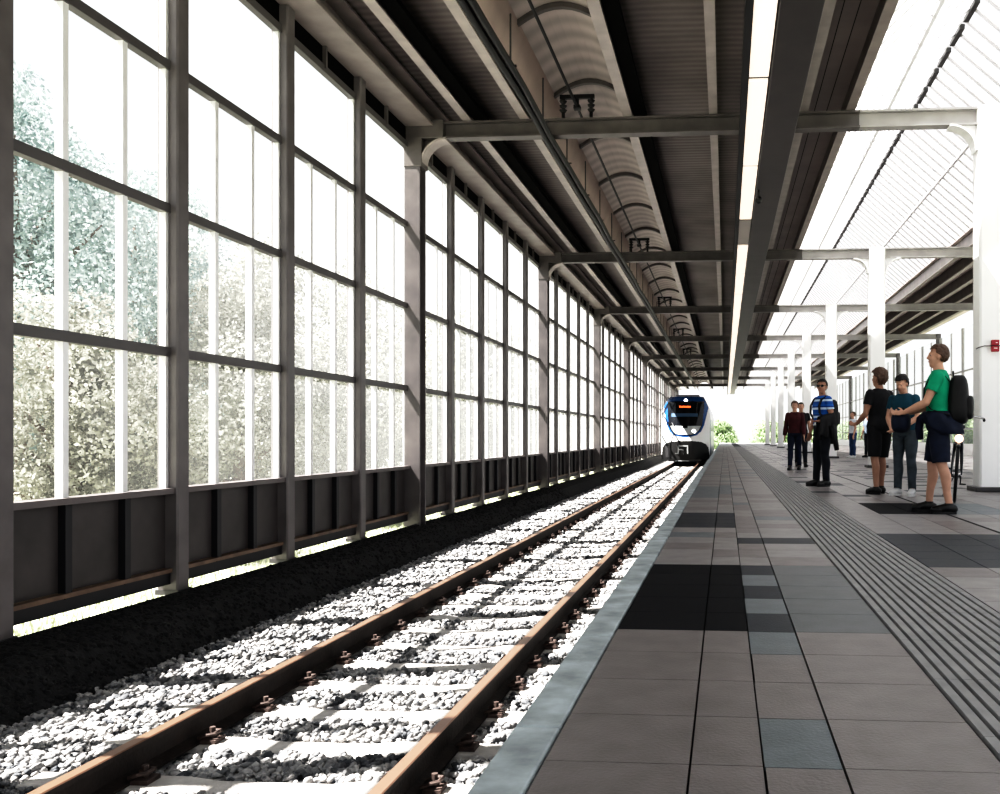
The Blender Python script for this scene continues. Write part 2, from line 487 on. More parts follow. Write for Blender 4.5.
# ------------------------------------------------------------------ left window wall
ZT, Z1, Z2, Z3, ZS = R(4.58), R(3.33), R(2.045), R(0.755), R(-0.468)
ZPB = R(-1.185)
def window(n, ya, yb, x, side, first=None):
    r = empty('window_%d' % n, (x, ya, ZS), 0, kind='structure')
    L = yb - ya
    fr = MB(); sg = side
    a0, a1 = 0.09, L - 0.09
    def bar(z, h=0.085): fr.box(-0.03, 0.05 * 1, 0.03, L - 0.03, z - ZS - h / 2, z - ZS + h / 2)
    bar(Z1); bar(Z2); bar(Z3); bar(ZT, 0.09)
    fr.build('window_bar', M['bar_dark'], r)
    mu = MB()
    for j in (1, 2):
        yy = L * j / 3
        mu.box(-0.03, 0.035, yy - 0.03, yy + 0.03, 0.0, Z1 - ZS - 0.03)
    for yy in (a0 + 0.02, a1 - 0.02):
        mu.box(-0.03, 0.03, yy - 0.02, yy + 0.02, 0.0, ZT - ZS - 0.03)
    mu.build('mullion', M['alu'], r)
    gl = MB(); gl.add([(0, 0.05, 0), (0, L - 0.05, 0), (0, L - 0.05, ZT - ZS), (0, 0.05, ZT - ZS)], [(0, 1, 2, 3)])
    gl.build('pane', M['glass'], r)
    return r
XG = -W - 0.12
w0 = window(1, post_y(K0), post_y(K0 + 1), XG, 1)
nwin = 1
for k in range(K0 + 1, K1):
    nwin += 1
    c = copy_tree(w0, (XG, post_y(k), ZS)); c.name = 'window_%d' % nwin

# wall below the windows
wl = empty('wall_left', (-W, 0, ZPB), 0, kind='structure')
b = MB(); b.box(-0.17, -0.03, post_y(K0), YE, ZS - ZPB - 0.05, ZS - ZPB); b.build('sill', M['sill'], wl)
b = MB(); b.box(-0.17, -0.05, post_y(K0), YE, -0.04, -0.005); b.box(-0.17, -0.07, post_y(K0), YE, -0.145, -0.0401, 1); b.build('base_rail', [M['base_rail'], M['rib']], wl)  # brown upper strip paints a lit edge on the dark rail
pan = None
for k in range(K0, K1):
    y0 = post_y(k)
    if pan is None:
        b = MB(); b.box(-0.15, -0.12, 0.0, BAY, 0.0, ZS - ZPB - 0.05)
        for j in (1, 2): b.box(-0.12, -0.06, BAY * j / 3 - 0.035, BAY * j / 3 + 0.035, -0.05, ZS - ZPB - 0.05, 1)
        pan = b.build('panel', [M['panel'], M['rib']], wl, (0, y0, 0))
    else:
        c = pan.copy(); COL.objects.link(c); c.parent = wl; c.location = (0, y0, 0)

# posts between the windows
ords = ['first', 'second', 'third', 'fourth', 'fifth', 'sixth', 'seventh', 'eighth', 'ninth']
PB = R(-1.40)
def make_post():
    r = empty('window_post', (-W, 0, PB))
    b = MB(); H = R(4.85) - PB
    pr = [(-0.10, -0.09), (0.10, -0.09), (0.10, -0.075), (0.01, -0.07), (0.01, 0.07), (0.10, 0.075), (0.10, 0.09), (-0.10, 0.09), (-0.10, 0.075), (-0.01, 0.07), (-0.01, -0.07), (-0.10, -0.075)]
    pr = [(-0.20, -0.075), (-0.185, -0.09), (-0.015, -0.09), (0.0, -0.075), (0.0, 0.075), (-0.015, 0.09), (-0.185, 0.09), (-0.20, 0.075)]
    b.prism(pr, 'z', 0.0, H); b.build('shaft', M['steel_post'], r)
    b = MB(); b.box(-0.21, 0.01, -0.10, 0.10, -0.03, 0.015); b.build('base_plate', M['steel_dark'], r)
    return r
posts_proto = None
near_labels = {-1: None, 0: 'grey steel window post at the picture edge, nearest of all', 1: 'grey steel window post, second from the camera', 2: 'grey steel window post, third from the camera',
               3: 'grey steel window post just in front of the first portal frame'}
for k in range(K0, K1 + 1):
    if k in PORT: continue
    if posts_proto is None:
        p = posts_proto = make_post(); p.location = (-W, post_y(k), PB)
    else:
        p = copy_tree(posts_proto, (-W, post_y(k), PB))
    if k in near_labels and near_labels[k]: lb = near_labels[k]
    elif k < 0: lb = 'grey steel window post behind the camera'
    elif k < 9: lb = '%s grey steel window post beyond the first portal frame' % ords[k - 5]
    elif k < 14: lb = '%s grey steel window post beyond the second portal frame' % ords[k - 10]
    else: lb = 'slim grey window post far down the hall, beyond the third portal frame'
    tag(p, lb, 'post', 'grey posts between the windows')

# eave: black fascia, beige eave beam
b = MB(); b.box(-W - 0.14, -W - 0.10, post_y(K0), YE, ZT + 0.04, R(4.86))
y = post_y(K0)
while y < YE:
    b.box(-W - 0.10, -W - 0.05, y + BAY / 2 - 0.02, y + BAY / 2 + 0.02, ZT, R(4.86), 1); y += BAY
o = b.build('trim_4', [M['black'], M['steel_taupe']]); tag(o, kind='structure')
b = MB()
b.prism([(-W - 0.14, R(4.86)), (-W + 0.34, R(4.86)), (-W + 0.34, R(4.90)), (-W + 0.12, R(4.92)), (-W + 0.12, R(5.22)), (-W + 0.34, R(5.22)), (-W + 0.34, R(5.25)), (-W - 0.14, R(5.25))], 'y', post_y(K0), YE)
o = b.build('eave_beam', M['steel_beige']); tag(o, 'beige steel eave beam running along the top of the window wall', 'beam')

# ------------------------------------------------------------------ roof over the track
ZD = R(5.33)
b = MB()
def deck(x0, x1, mi=0): b.box(x0, x1, YB - 3, YE, ZD, ZD + 0.06, mi)
deck(-W - 0.2, -2.78); deck(-1.52, 1.16); deck(1.16, 2.04, 1)
# arched vault lining above the overhead wire
n = 10
arc = []
for i in range(n + 1):
    t = i / n; xx = -2.72 + t * 1.18; arc.append((xx, ZD + 0.02 + 0.34 * math.sin(math.pi * (0.12 + 0.80 * t)) ))
vs = []; fs = []
for (xx, zz) in arc: vs += [(xx, YB - 3, zz), (xx, YE, zz)]
for i in range(n): fs.append((2 * i, 2 * i + 1, 2 * i + 3, 2 * i + 2))
b.add(vs, fs, 2)
b.add([(-2.90, YB - 3, R(4.98)), (-2.90, YE, R(4.98)), (-2.72, YE, arc[0][1]), (-2.72, YB - 3, arc[0][1])], [(0, 1, 2, 3)], 3)
b.box(-2.9, -1.4, YB - 3, YE, ZD + 0.45, ZD + 0.5)
o = b.build('ceiling', [M['deck'], M['deck_light'], M['vault'], M['vault_side']]); tag(o, kind='structure')
# arched ribs under the vault
def vault_rib():
    b = MB(); prf = []
    for (xx, zz) in arc: prf.append((xx, zz - 0.002))
    for (xx, zz) in arc[::-1]: prf.append((xx, zz - 0.07))
    for i in range(n):
        q = [prf[i], prf[i + 1], (arc[i + 1][0], arc[i + 1][1] - 0.07), (arc[i][0], arc[i][1] - 0.07)]
        b.prism(q, 'y', -0.04, 0.04)
    return b
rb0 = None
ribn = 0
y = post_y(-1) + 0.3
ribys = []
while y < YE - 1:
    ribys.append(y); y += BAY * 5 / 4
rlab = lambda i: 'curved dark rib under the pale vault above the overhead wire'
for i, yy in enumerate(ribys):
    if rb0 is None:
        rb0 = vault_rib().build('vault_rib', M['steel_taupe'], None, (0, yy, 0)); q = rb0
    else:
        q = rb0.copy(); COL.objects.link(q); q.location = (0, yy, 0)
    tag(q, rlab(i), 'roof rib', 'ribs of the vault over the wire')

# purlins running down the hall
def purlin(x, z0, z1, w, m, lb, y0=YB - 3, y1=YE, m2=None, shade=False):
    r = empty('roof_beam', (x, 0, z0), 0, lb, 'beam', 'long steel beams under the roof')
    b = MB(); b.prism([(-w / 2, 0), (w / 2, 0), (w / 2, 0.022), (-w / 2, 0.022)], 'y', y0, y1); b.build('lower_flange', m2 or m, r)
    b = MB(); b.prism([(-0.012, 0.022), (0.012, 0.022), (0.012, z1 - z0), (-0.012, z1 - z0)], 'y', y0, y1); b.build('web', M['steel_taupe'], r)
    if shade:
        b = MB(); b.box(w / 2 + 0.005, w / 2 + 0.20, y0, y1, 0.05, 0.12); b.build('shade_strip', M['black'], r)['label'] = 'black strip painted as shade along the beam'  # black strip stands in for the shade beside the beam
    return r
ZP = R(4.945)
purlin(-4.03, ZP, ZD, 0.14, M['steel_light'], 'pale roof beam next to the eave beam of the window wall', shade=True)
purlin(-3.12, ZP, ZD, 0.14, M['steel_light'], 'pale roof beam alongside the hanging cable bundle')
purlin(-1.50, ZP, ZD + 0.3, 0.15, M['steel_light'], 'pale roof beam edging the vault on its platform side', shade=True)
purlin(-0.18, ZP, ZD, 0.13, M['steel_light'], 'slim pale roof beam beside the lamp strip')
purlin(1.19, ZP, ZD, 0.15, M['steel_light'], 'pale roof beam between the dark duct and the taupe roof panels')
purlin(1.90, ZP, ZD + 0.1, 0.14, M['steel_beige'], 'beige edge beam where the dark roof meets the glass roof')
purlin(6.42, ZP, ZD + 0.1, 0.14, M['steel_beige'], 'beige edge beam of the far canopy beyond the white columns', y0=12)
for xx, nm in ((7.1, 'first'), (7.85, 'second'), (8.6, 'third'), (9.35, 'fourth')):
    purlin(xx, ZP, ZD, 0.15, M['steel_light'], '%s pale roof beam of the far canopy, counted from the glass roof' % nm, y0=12)
# seams of the taupe panels
b = MB()
for xx in (1.46, 1.66): b.box(xx - 0.006, xx + 0.006, YB - 3, YE, ZD - 0.004, ZD - 0.001)
o = b.build('trim_5', M['joint']); tag(o, kind='structure')

# far canopy deck
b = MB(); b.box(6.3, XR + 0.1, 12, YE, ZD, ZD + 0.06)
M['deck_brightened'] = corrugated('brightened ribbed roof deck', (0.80, 0.70, 0.66), 'Y', 0.16)  # deck colour raised to paint in light on the far canopy
o = b.build('ceiling_far_canopy', M['deck_brightened']); tag(o, kind='structure')

# ------------------------------------------------------------------ glass roof between the canopies
XE0, XE1, XRG, ZE, ZRG = 2.06, 6.3, 4.17, R(5.38), R(7.30)
def slope(t, left=True):
    return (XE0 + (XRG - XE0) * t, ZE + (ZRG - ZE) * t) if left else (XE1 + (XRG - XE1) * t, ZE + (ZRG - ZE) * t)
YG0 = YB - 1
b = MB()
for left in (True, False):
    (xa, za), (xb, zb) = slope(0, left), slope(1, left)
    b.add([(xa, YG0, za), (xa, YE, za), (xb, YE, zb), (xb, YG0, zb)], [(0, 1, 2, 3)])
rg = empty('glass_roof', (XRG, YG0, ZE), 0, 'frosted white gabled glass roof over the middle of the platform', 'roof')
o = b.build('glazing', M['roof_glass']); hang(o, rg)
b = MB(); y = YG0 + 0.3
while y < YE:
    for left in (True, False):
        (xa, za), (xb, zb) = slope(0, left), slope(1, left)
        nz = 0.03
        b.add([(xa, y, za - nz), (xa, y + 0.09, za - nz), (xb, y + 0.09, zb - nz), (xb, y, zb - nz), (xa, y, za - .005), (xa, y + 0.09, za - .005), (xb, y + 0.09, zb - .005), (xb, y, zb - .005)],
              [(0, 1, 2, 3), (0, 4, 5, 1), (3, 2, 6, 7), (0, 3, 7, 4), (1, 5, 6, 2)])
    y += 0.48
o = b.build('glazing_bar', M['glaze_bar']); o['label'] = 'slanting glazing bars'; hang(o, rg)
b = MB(); y = YG0
while y < YE:
    b.box(XRG - 0.045, XRG + 0.045, y, y + 0.72, ZRG - 0.12, ZRG - 0.03); y += 0.96
o = b.build('ridge_bar', M['ridge']); o['label'] = 'dark broken line of ridge bars'; hang(o, rg)
b = MB()
for t in (0.5,):
    for left in (True, False):
        xx, zz = slope(t, left); b.box(xx - 0.03, xx + 0.03, YG0, YE, zz - 0.10, zz - 0.05)
o = b.build('glazing_purlin', M['glaze_bar']); hang(o, rg)

# ------------------------------------------------------------------ portal frames
BB, BT = R(4.68), R(4.94)
def arc_pts(cx, cz, r, a0, a1, n=8):
    return [(cx + r * math.cos(a0 + (a1 - a0) * i / n), cz + r * math.sin(a0 + (a1 - a0) * i / n)) for i in range(n + 1)]
def portal(lb):
    r = empty('portal_frame', (-W, 0, R(-1.42)), 0, lb, 'portal frame', 'steel portal frames carrying the roof')
    zb = R(-1.42)
    def P(bm, name, m, **k):
        o = bm.build(name, m, **k); o.location = (W, 0, -zb); o.parent = r; return o
    b = MB(); b.prism([(-W - 0.13, -0.14), (-W + 0.13, -0.14), (-W + 0.13, -0.115), (-W + 0.02, -0.11), (-W + 0.02, 0.11), (-W + 0.13, 0.115), (-W + 0.13, 0.14), (-W - 0.13, 0.14), (-W - 0.13, 0.115), (-W - 0.02, 0.11), (-W - 0.02, -0.11), (-W - 0.13, -0.115)], 'z', zb, BB)
    P(b, 'window_column', M['steel_post'], bevel=0.006)
    b = MB(); b.box(-W - 0.14, -W + 0.50, -0.15, 0.15, BB - 0.01, BT + 0.02); b.box(-W - 0.14, -W + 0.16, -0.15, 0.15, BB - 0.45, BB); P(b, 'corner_box', M['steel_taupe'], bevel=0.01)
    b = MB(); b.ibeam('x', -W + 0.45, 2.04, 0, BB, BT, 0.20, 0.03, 0.03); P(b, 'track_beam', M['steel_taupe'])
    b = MB(); b.ibeam('x', 2.0401, XR, 0, BB, BT, 0.20, 0.03, 0.03); P(b, 'platform_beam', M['beam_lit'])
    # curved corner brackets
    def bracket(cx, sgn, m, name):
        rad = 0.40
        pts = arc_pts(cx + sgn * rad, BB - rad, rad, math.pi if sgn > 0 else 0, math.pi / 2, 8)
        b = MB(); inner = pts
        poly = [(cx, BB)] + pts
        for i in range(len(pts) - 1):
            b.prism([(cx, BB), pts[i], pts[i + 1]], 'y', -0.012, 0.012)
            p, q = pts[i], pts[i + 1]
            d = Vector((cx + sgn * rad - p[0], BB - rad - p[1])).normalized() * 0.028
            d2 = Vector((cx + sgn * rad - q[0], BB - rad - q[1])).normalized() * 0.028
            b.prism([p, q, (q[0] + d2.x, q[1] + d2.y), (p[0] + d.x, p[1] + d.y)], 'y', -0.14, 0.14, 1)
        P(b, name, [m, M['steel_light'] if sgn > 0 and cx < 0 else m])
    bracket(-W + 0.13, 1, M['steel_taupe'], 'bracket')
    # white platform column
    b = MB(); b.prism([(XC - 0.20, -0.17), (XC - 0.17, -0.20), (XC + 0.17, -0.20), (XC + 0.20, -0.17), (XC + 0.20, 0.17), (XC + 0.17, 0.20), (XC - 0.17, 0.20), (XC - 0.20, 0.17)], 'z', 0.06, BT)
    P(b, 'platform_column', M['white_paint'], bevel=0.01)
    b = MB(); b.box(XC - 0.27, XC + 0.27, -0.27, 0.27, 0.0, 0.07); P(b, 'column_base', M['steel_dark'], bevel=0.01)
    bracket(XC - 0.21, -1, M['white_paint'], 'bracket'); bracket(XC + 0.21, 1, M['white_paint'], 'bracket')
    b = MB(); b.box(XR - 0.1, XR + 0.1, -0.1, 0.1, 0, BT); P(b, 'end_column', M['steel_post'])
    return r
M['beam_lit'] = mat('beam grey with light painted in', (0.36, 0.35, 0.35), 0.42, 0, 0.1, 3)  # paler tone paints light onto the platform half of the beam
p0 = None
for i, k in enumerate(PORT):
    lb = ['nearest steel portal frame, whose white column carries the small red box', 'second steel portal frame down the hall', 'third steel portal frame down the hall'][i] if i < 3 else 'steel portal frame far down the hall, beyond the third one'
    if p0 is None:
        p0 = portal(lb); p0.location = (-W, post_y(k), R(-1.42))
    else:
        copy_tree(p0, (-W, post_y(k), R(-1.42)), label=lb)

# ------------------------------------------------------------------ overhead wire, supports, cable bundle
ZWIRE = R(5.12)
YO = post_y(0)
b = MB(); b.tube([(TRK, YB - 2, ZWIRE), (TRK, 90, ZWIRE)], 0.022, 6)
o = b.build('overhead_wire', M['cable']); tag(o, 'thin black overhead contact wire under the pale vault', 'wire')
def wire_support():
    r = empty('wire_support', (TRK, 0, ZWIRE), 0, None, 'wire support', 'insulated supports of the overhead wire')
    b = MB(); b.box(-0.27, 0.27, -0.03, 0.03, 0.13, 0.19); b.build('crossbar', M['cable'], r)
    for s in (-1, 1):
        b = MB()
        b.tube([(s * 0.22, 0, 0.14), (s * 0.22, 0, BT - ZWIRE)], 0.026, 8)
        for j in range(3): b.tube([(s * 0.22, 0, 0.10 - j * 0.07), (s * 0.22, 0, 0.065 - j * 0.07)], [0.06, 0.04], 10)
        b.build('insulator', M['cable'], r)
    b = MB(); b.tube([(0, 0, 0.14), (0, 0, -0.03)], 0.028, 8); b.box(-0.05, 0.05, -0.06, 0.06, -0.035, 0.02); b.build('wire_clamp', M['cable'], r)
    return r
ws0 = None
for i, k in enumerate(PORT[:5]):
    lb = ['black wire support with insulators standing on the nearest portal beam', 'black wire support with insulators standing on the second portal beam', 'black wire support with insulators standing on the third portal beam'][i] if i < 3 else 'small black wire support far down the hall, beyond the third portal'
    if ws0 is None:
        ws0 = wire_support(); ws0.location = (TRK, post_y(k) - 0.05, ZWIRE); ws0['label'] = lb
    else: copy_tree(ws0, (TRK, post_y(k) - 0.05, ZWIRE), label=lb)
cb = empty('cable_bundle', (-2.70, 0, R(4.58)), 0, 'black cable bundle hung below the portal beams near the vault', 'cable bundle')
for j, (dx, dz, rr) in enumerate(((-0.05, 0.0, 0.045), (0.045, 0.01, 0.042), (0.0, 0.065, 0.038))):
    b = MB(); pts = []
    for i in range(0, 80): pts.append((dx + 0.012 * math.sin(i * 0.9 + j), YB - 2 + i * 0.98, dz + 0.012 * math.sin(i * 1.7 + j)))
    b.tube(pts, rr, 8); b.build('cable', M['cable'], cb, smooth=True)
b = MB()
y = 1.0
while y < YE:
    b.box(-0.1, 0.08, y - 0.02, y + 0.02, 0.085, 0.1); b.box(-0.01, 0.01, y - 0.01, y + 0.01, 0.09, ZD - R(4.58)); y += BAY
o = b.build('hanger', M['steel_dark'], cb); o['kind'] = 'stuff'

# ------------------------------------------------------------------ lamp strip and duct
ZL = R(4.40)
ls = empty('lamp_strip', (0.41, 0, ZL), 0, 'long dark lamp housing with a row of warm white lights under the roof', 'lamp')
b = MB(); b.box(-0.20, -0.12, YB - 2, YE, -0.02, 0.24); b.build('side_rail', M['cable'], ls)
b = MB(); b.box(-0.12, 0.14, YB - 2, YE, 0.03, 0.20); b.build('housing', M['steel_dark'], ls)
y = 0.3; i = 0; unit = 3.63
lit0 = None
y = 11.1 - unit * 3 + 0.05
ends = []
while y < YE - 2:
    off = (i == 5)
    L = 2.45 if off else unit
    b = MB(); b.box(-0.115, 0.12, y + 0.07, y + L - 0.07, -0.004, 0.03)
    q = b.build('diffuser', M['lamp_off'] if off else M['lamp'], ls)
    if off: q['label'] = 'unlit grey diffuser'
    y += L; i += 1
dk = MB(); dk.box(0.555, 1.01, YB - 2, YE, ZL - 0.005, ZL + 0.22)
o = dk.build('cable_duct', M['duct'], bevel=0.01); tag(o, 'wide dark grey duct running beside the lamp strip', 'duct')
hg = o
fx_, fy_, fz_ = 0.60, 16.2, ZL - 0.005
b = MB(); b.tube([(fx_, fy_, fz_), (fx_, fy_, fz_ - 0.12)], 0.02, 8); b.sphere((fx_, fy_, fz_ - 0.17), (0.06, 0.06, 0.07)); b.build('hanging_fitting', M['cable'], hg, smooth=True)

# lamp and duct hang on rods from the deck
b = MB(); y = 2
while y < YE:
    for xx in (0.41, 0.78): b.box(xx - 0.012, xx + 0.012, y - 0.012, y + 0.012, ZL + 0.18, ZD)
    y += BAY * 2
o = b.build('hanger_rods', M['steel_dark']); tag(o, kind='structure'); o.name = 'trim_6'

# ------------------------------------------------------------------ right wall with windows
yr0 = 24.0
wr = empty('wall_right', (XR, yr0, 0), 0, kind='structure')
b = MB(); b.box(-0.05, 0.05, 0, YE - yr0, 0.0, 0.5); b.build('panel', M['white_paint'], wr)
nr = 0; yy = yr0; wp = None
while yy < YE - 3:
    nwin += 1
    if nr == 0:
        r = empty('window_%d' % nwin, (XR, yy, 0.5), 0, kind='structure')
        b = MB(); H = BB - 0.5
        b.box(-0.05, 0.05, -0.06, 0.06, 0, H)
        for z in (0.6, 1.9, 3.1): b.box(-0.03, 0.03, 0, 4.0, z, z + 0.07)
        b.box(-0.03, 0.03, 1.97, 2.03, 0, H)
        b.build('window_bar', M['beam_lit'], r)
        b = MB(); b.add([(0, 0.06, 0), (0, 3.94, 0), (0, 3.94, H), (0, 0.06, H)], [(0, 1, 2, 3)]); b.build('pane', M['glass'], r)
        wp = r
    else:
        c = copy_tree(wp, (XR, yy, 0.5)); c.name = 'window_%d' % nwin
    yy += 4.0; nr += 1
# ------------------------------------------------------------------ train
M['tr_white'] = mat('white train paint', (0.80, 0.80, 0.80), 0.25)
M['tr_blue'] = mat('blue train paint', (0.012, 0.07, 0.22), 0.25)
M['tr_glass'] = mat('black windscreen', (0.006, 0.007, 0.010), 0.12)
M['tr_reflection'] = mat('painted windscreen reflection', (0.06, 0.11, 0.18), 0.15)  # bluish band colour stands in for a reflection in the windscreen
M['tr_silver'] = mat('silver train panel', (0.42, 0.44, 0.45), 0.3)
M['tr_black'] = mat('black train skirt', (0.008, 0.008, 0.009), 0.5)
M['tr_grey'] = mat('dark grey train part', (0.08, 0.08, 0.085), 0.5)
M['headlight'] = mat('lit headlight', (1, 1, 0.95), 0.3, emit=(1, 0.97, 0.92), estr=6)
M['led'] = mat('orange led matrix', (0.9, 0.2, 0.05), 0.5, emit=(1.0, 0.16, 0.04), estr=1.6)
TY = 51.7; TLEN = 20.0
tr = empty('train', (TRK, TY, TZ), 0, 'white and blue commuter train with black windscreen arriving on the track', 'train')
def hw(z):
    if z < 2.7: return 1.42 - 0.04 * max(0, (0.9 - z))
    t = (z - 2.7) / 1.24
    return 1.42 - 0.42 * t ** 1.9
def fy(x, z):
    w = hw(z); s = min(1, abs(x) / w)
    y = 1.05 * s ** 2.6 * 0.75
    if z > 1.25: y += 0.36 * (z - 1.25) ** 1.25
    if z > 3.55: y += 2.2 * (z - 3.55) ** 1.6
    return y
zs = [0.25 + (3.94 - 0.25) * i / 60 for i in range(61)]
b = MB(); NX = 36
ring = []
for z in zs:
    row = []
    for i in range(NX + 1):
        s = -1 + 2 * i / NX; x = s * hw(z); row.append((x, fy(x, z), z))
    ring.append(row)
vs = [p for row in ring for p in row]; fs = []
for a in range(60):
    for i in range(NX):
        q = a * (NX + 1) + i; fs.append((q, q + 1, q + NX + 2, q + NX + 1))
b.add(vs, fs)
def strip(i, mi=0):
    vs = []; fs = []
    for z in zs:
        w = hw(z) * (-1 if i == 0 else 1)
        vs += [(w, fy(w, z), z), (w, TLEN, z)]
    for a in range(60): fs.append((2 * a, 2 * a + 1, 2 * a + 3, 2 * a + 2))
    b.add(vs, fs, mi)
strip(0); strip(1)
row = ring[-1]
rvs = []; rfs = []
for i, p in enumerate(row): rvs += [p, (p[0], TLEN, p[2] + 0.02)]
for i in range(NX): rfs.append((2 * i, 2 * i + 1, 2 * i + 3, 2 * i + 2))
b.add(rvs, rfs, 1)
b.add([(-1.42, TLEN, 0.25), (1.42, TLEN, 0.25), (1.42, TLEN, 2.7), (1.0, TLEN, 3.94), (-1.0, TLEN, 3.94), (-1.42, TLEN, 2.7)], [(0, 1, 2, 3, 4, 5)])
b.build('body_shell', [M['tr_white'], M['tr_blue']], tr, smooth=False)
def patch(name, test, off, m, step=0.02, label=None):
    """piece of bodywork lying on the front skin where test(x, z) holds"""
    b = MB(); idx = {}; vs = []; fs = []
    def V(i, j):
        if (i, j) not in idx:
            x, z = i * step, j * step
            x2 = max(-hw(z) + 0.002, min(hw(z) - 0.002, x))
            idx[(i, j)] = len(vs); vs.append((x2, fy(x2, z) - off, z))
        return idx[(i, j)]
    for i in range(int(-1.44 / step), int(1.44 / step)):
        for j in range(int(0.2 / step), int(3.96 / step)):
            x, z = (i + .5) * step, (j + .5) * step
            if abs(x) <= hw(z) and z < 3.93 and test(x, z): fs.append((V(i, j), V(i + 1, j), V(i + 1, j + 1), V(i, j + 1)))
    b.add(vs, fs)
    o = b.build(name, m, tr, smooth=True)
    if label: o['label'] = label
    return o
def lerp(tbl, z):
    for (z0, a), (z1, c) in zip(tbl, tbl[1:]):
        if z0 <= z <= z1: return a + (c - a) * (z - z0) / (z1 - z0)
    return -1
# outline half widths of the blue surround and of the black screen inside it (height above rail -> half width)
blue = [(1.52, 0.0), (1.54, 0.35), (1.62, 0.66), (1.85, 0.92), (2.2, 1.08), (2.8, 1.22), (3.3, 1.34), (3.5, 1.40), (3.94, 1.40)]
mask = [(1.60, 0.0), (1.62, 0.35), (1.70, 0.60), (1.9, 0.84), (2.2, 0.98), (2.8, 1.04), (3.3, 1.08), (3.62, 1.08)]
silver = [(1.66, 0.0), (1.67, 0.38), (1.75, 0.62), (1.95, 0.80), (2.16, 0.90)]
apron = [(0.25, 1.42), (0.9, 1.34), (1.12, 1.18), (1.24, 0.9), (1.29, 0.45), (1.30, 0.0)]
patch('blue_surround', lambda x, z: abs(x) < lerp(blue, z), 0.012, M['tr_blue'])
patch('windscreen', lambda x, z: abs(x) < lerp(mask, z), 0.024, M['tr_glass'])
patch('windscreen_reflection', lambda x, z: -0.82 < x < 0.72 and 2.70 < z < 2.90, 0.034, M['tr_reflection'], label='bluish reflection painted across the windscreen')
patch('lower_panel', lambda x, z: abs(x) < lerp(silver, z) and not (abs(x) < 0.14 and z > 2.04), 0.034, M['tr_silver'], label='silver panel under the windscreen')
patch('front_skirt', lambda x, z: abs(x) < lerp(apron, z), 0.03, M['tr_black'])
def disc(name, x, z, r, m, off=0.05):
    b = MB(); y = fy(x, z) - off
    b.tube([(x, y, z), (x, y + 0.08, z)], [r, r * 1.05], 18); return b.build(name, m, tr)
disc('headlight', 0.0, 3.66, 0.10, M['headlight'], 0.06); disc('headlight', 0.50, 1.84, 0.11, M['headlight'], 0.06); disc('headlight', -0.62, 1.98, 0.09, M['headlight'], 0.06)
for k, x in enumerate((-0.38, -0.30, -0.21, -0.13, -0.04, 0.05, 0.13, 0.22, 0.30)):
    pass
dp = MB(); z0 = 3.28
widths = [0.07, 0.05, 0.07, 0.03, 0.07, 0.06, 0.04, 0.07, 0.06]; x = -0.37
for k, w_ in enumerate(widths):
    y = fy(x, z0) - 0.05
    dp.box(x, x + w_, y, y + 0.02, z0 - (0.055 if k else 0.07), z0 + (0.055 if k % 3 else 0.075)); x += w_ + 0.018
o = dp.build('destination_display', M['led'], tr); o['label'] = 'glowing orange destination display'
# coupler with a pale outline
b = MB()
for (x0, x1, za, zb2) in ((-0.40, 0.20, 0.98, 1.05), (-0.40, -0.33, 0.62, 1.05), (0.13, 0.20, 0.55, 0.98), (-0.33, -0.05, 0.78, 0.84), (-0.55, -0.33, 0.56, 0.61), (-0.12, -0.05, 0.56, 0.84)):
    b.box(x0, x1, -0.42, -0.36, za, zb2)
b.build('coupler_frame', M['tr_silver'], tr)
b = MB(); b.box(-0.42, 0.22, -0.36, 0.1, 0.5, 1.08); b.tube([(-0.1, 0.0, 0.66), (-0.1, -0.5, 0.66)], 0.10, 12); b.build('coupler', M['tr_black'], tr)
b = MB(); b.box(-0.95, 0.95, -0.06, 0.05, 0.12, 0.25); b.box(-0.55, 0.25, -0.10, -0.05, 0.13, 0.17, 1); b.build('rail_guard', [M['tr_black'], M['tr_silver']], tr)  # silver bar paints a glint of light low on the guard
b = MB()
for x, s in ((-1.0, -1), (-0.86, -1)):
    y = fy(x, 0.8) - 0.05; b.prism([(x - 0.12, 0.36), (x + 0.10, 0.36), (x - 0.02 + (0.0), 1.0), (x - 0.16, 1.0)], 'y', y, y + 0.02)
b.build('skirt_panel', M['tr_grey'], tr)
b = MB(); b.tube([(-0.62, fy(-0.62, 1.98) - 0.05, 2.1), (-0.78, fy(-0.78, 2.35) - 0.06, 2.35), (-0.95, fy(-0.95, 2.15) - 0.05, 2.15)], 0.025, 8); b.build('wiper', M['tr_black'], tr)
for s in (-1, 1):
    for yy in (3.0, 5.6, 15.0, 17.6):
        b = MB(); b.tube([(s * 0.75 - 0.06, yy, 0.42), (s * 0.75 + 0.06, yy, 0.42)], 0.42, 28); b.build('wheel', M['tr_grey'], tr)
    b = MB(); b.box(s * 1.05 - 0.08, s * 1.05 + 0.08, 2.2, 6.4, 0.3, 0.62); b.box(s * 1.05 - 0.08, s * 1.05 + 0.08, 14.2, 18.4, 0.3, 0.62); b.build('bogie_frame', M['tr_black'], tr)
    for j in range(5):
        b = MB(); b.box(s * 1.425 - 0.006, s * 1.425 + 0.006, 3.0 + j * 3.2, 5.0 + j * 3.2, 1.9, 2.6); b.build('side_window', M['tr_glass'], tr)
    b = MB(); b.box(s * 1.428 - 0.006, s * 1.428 + 0.006, 1.7, 2.6, 0.5, 2.5); b.build('door', M['tr_blue'], tr)
b = MB(); b.box(-0.7, 0.7, 4, 9, 3.95, 4.12); b.build('roof_unit', M['tr_grey'], tr)

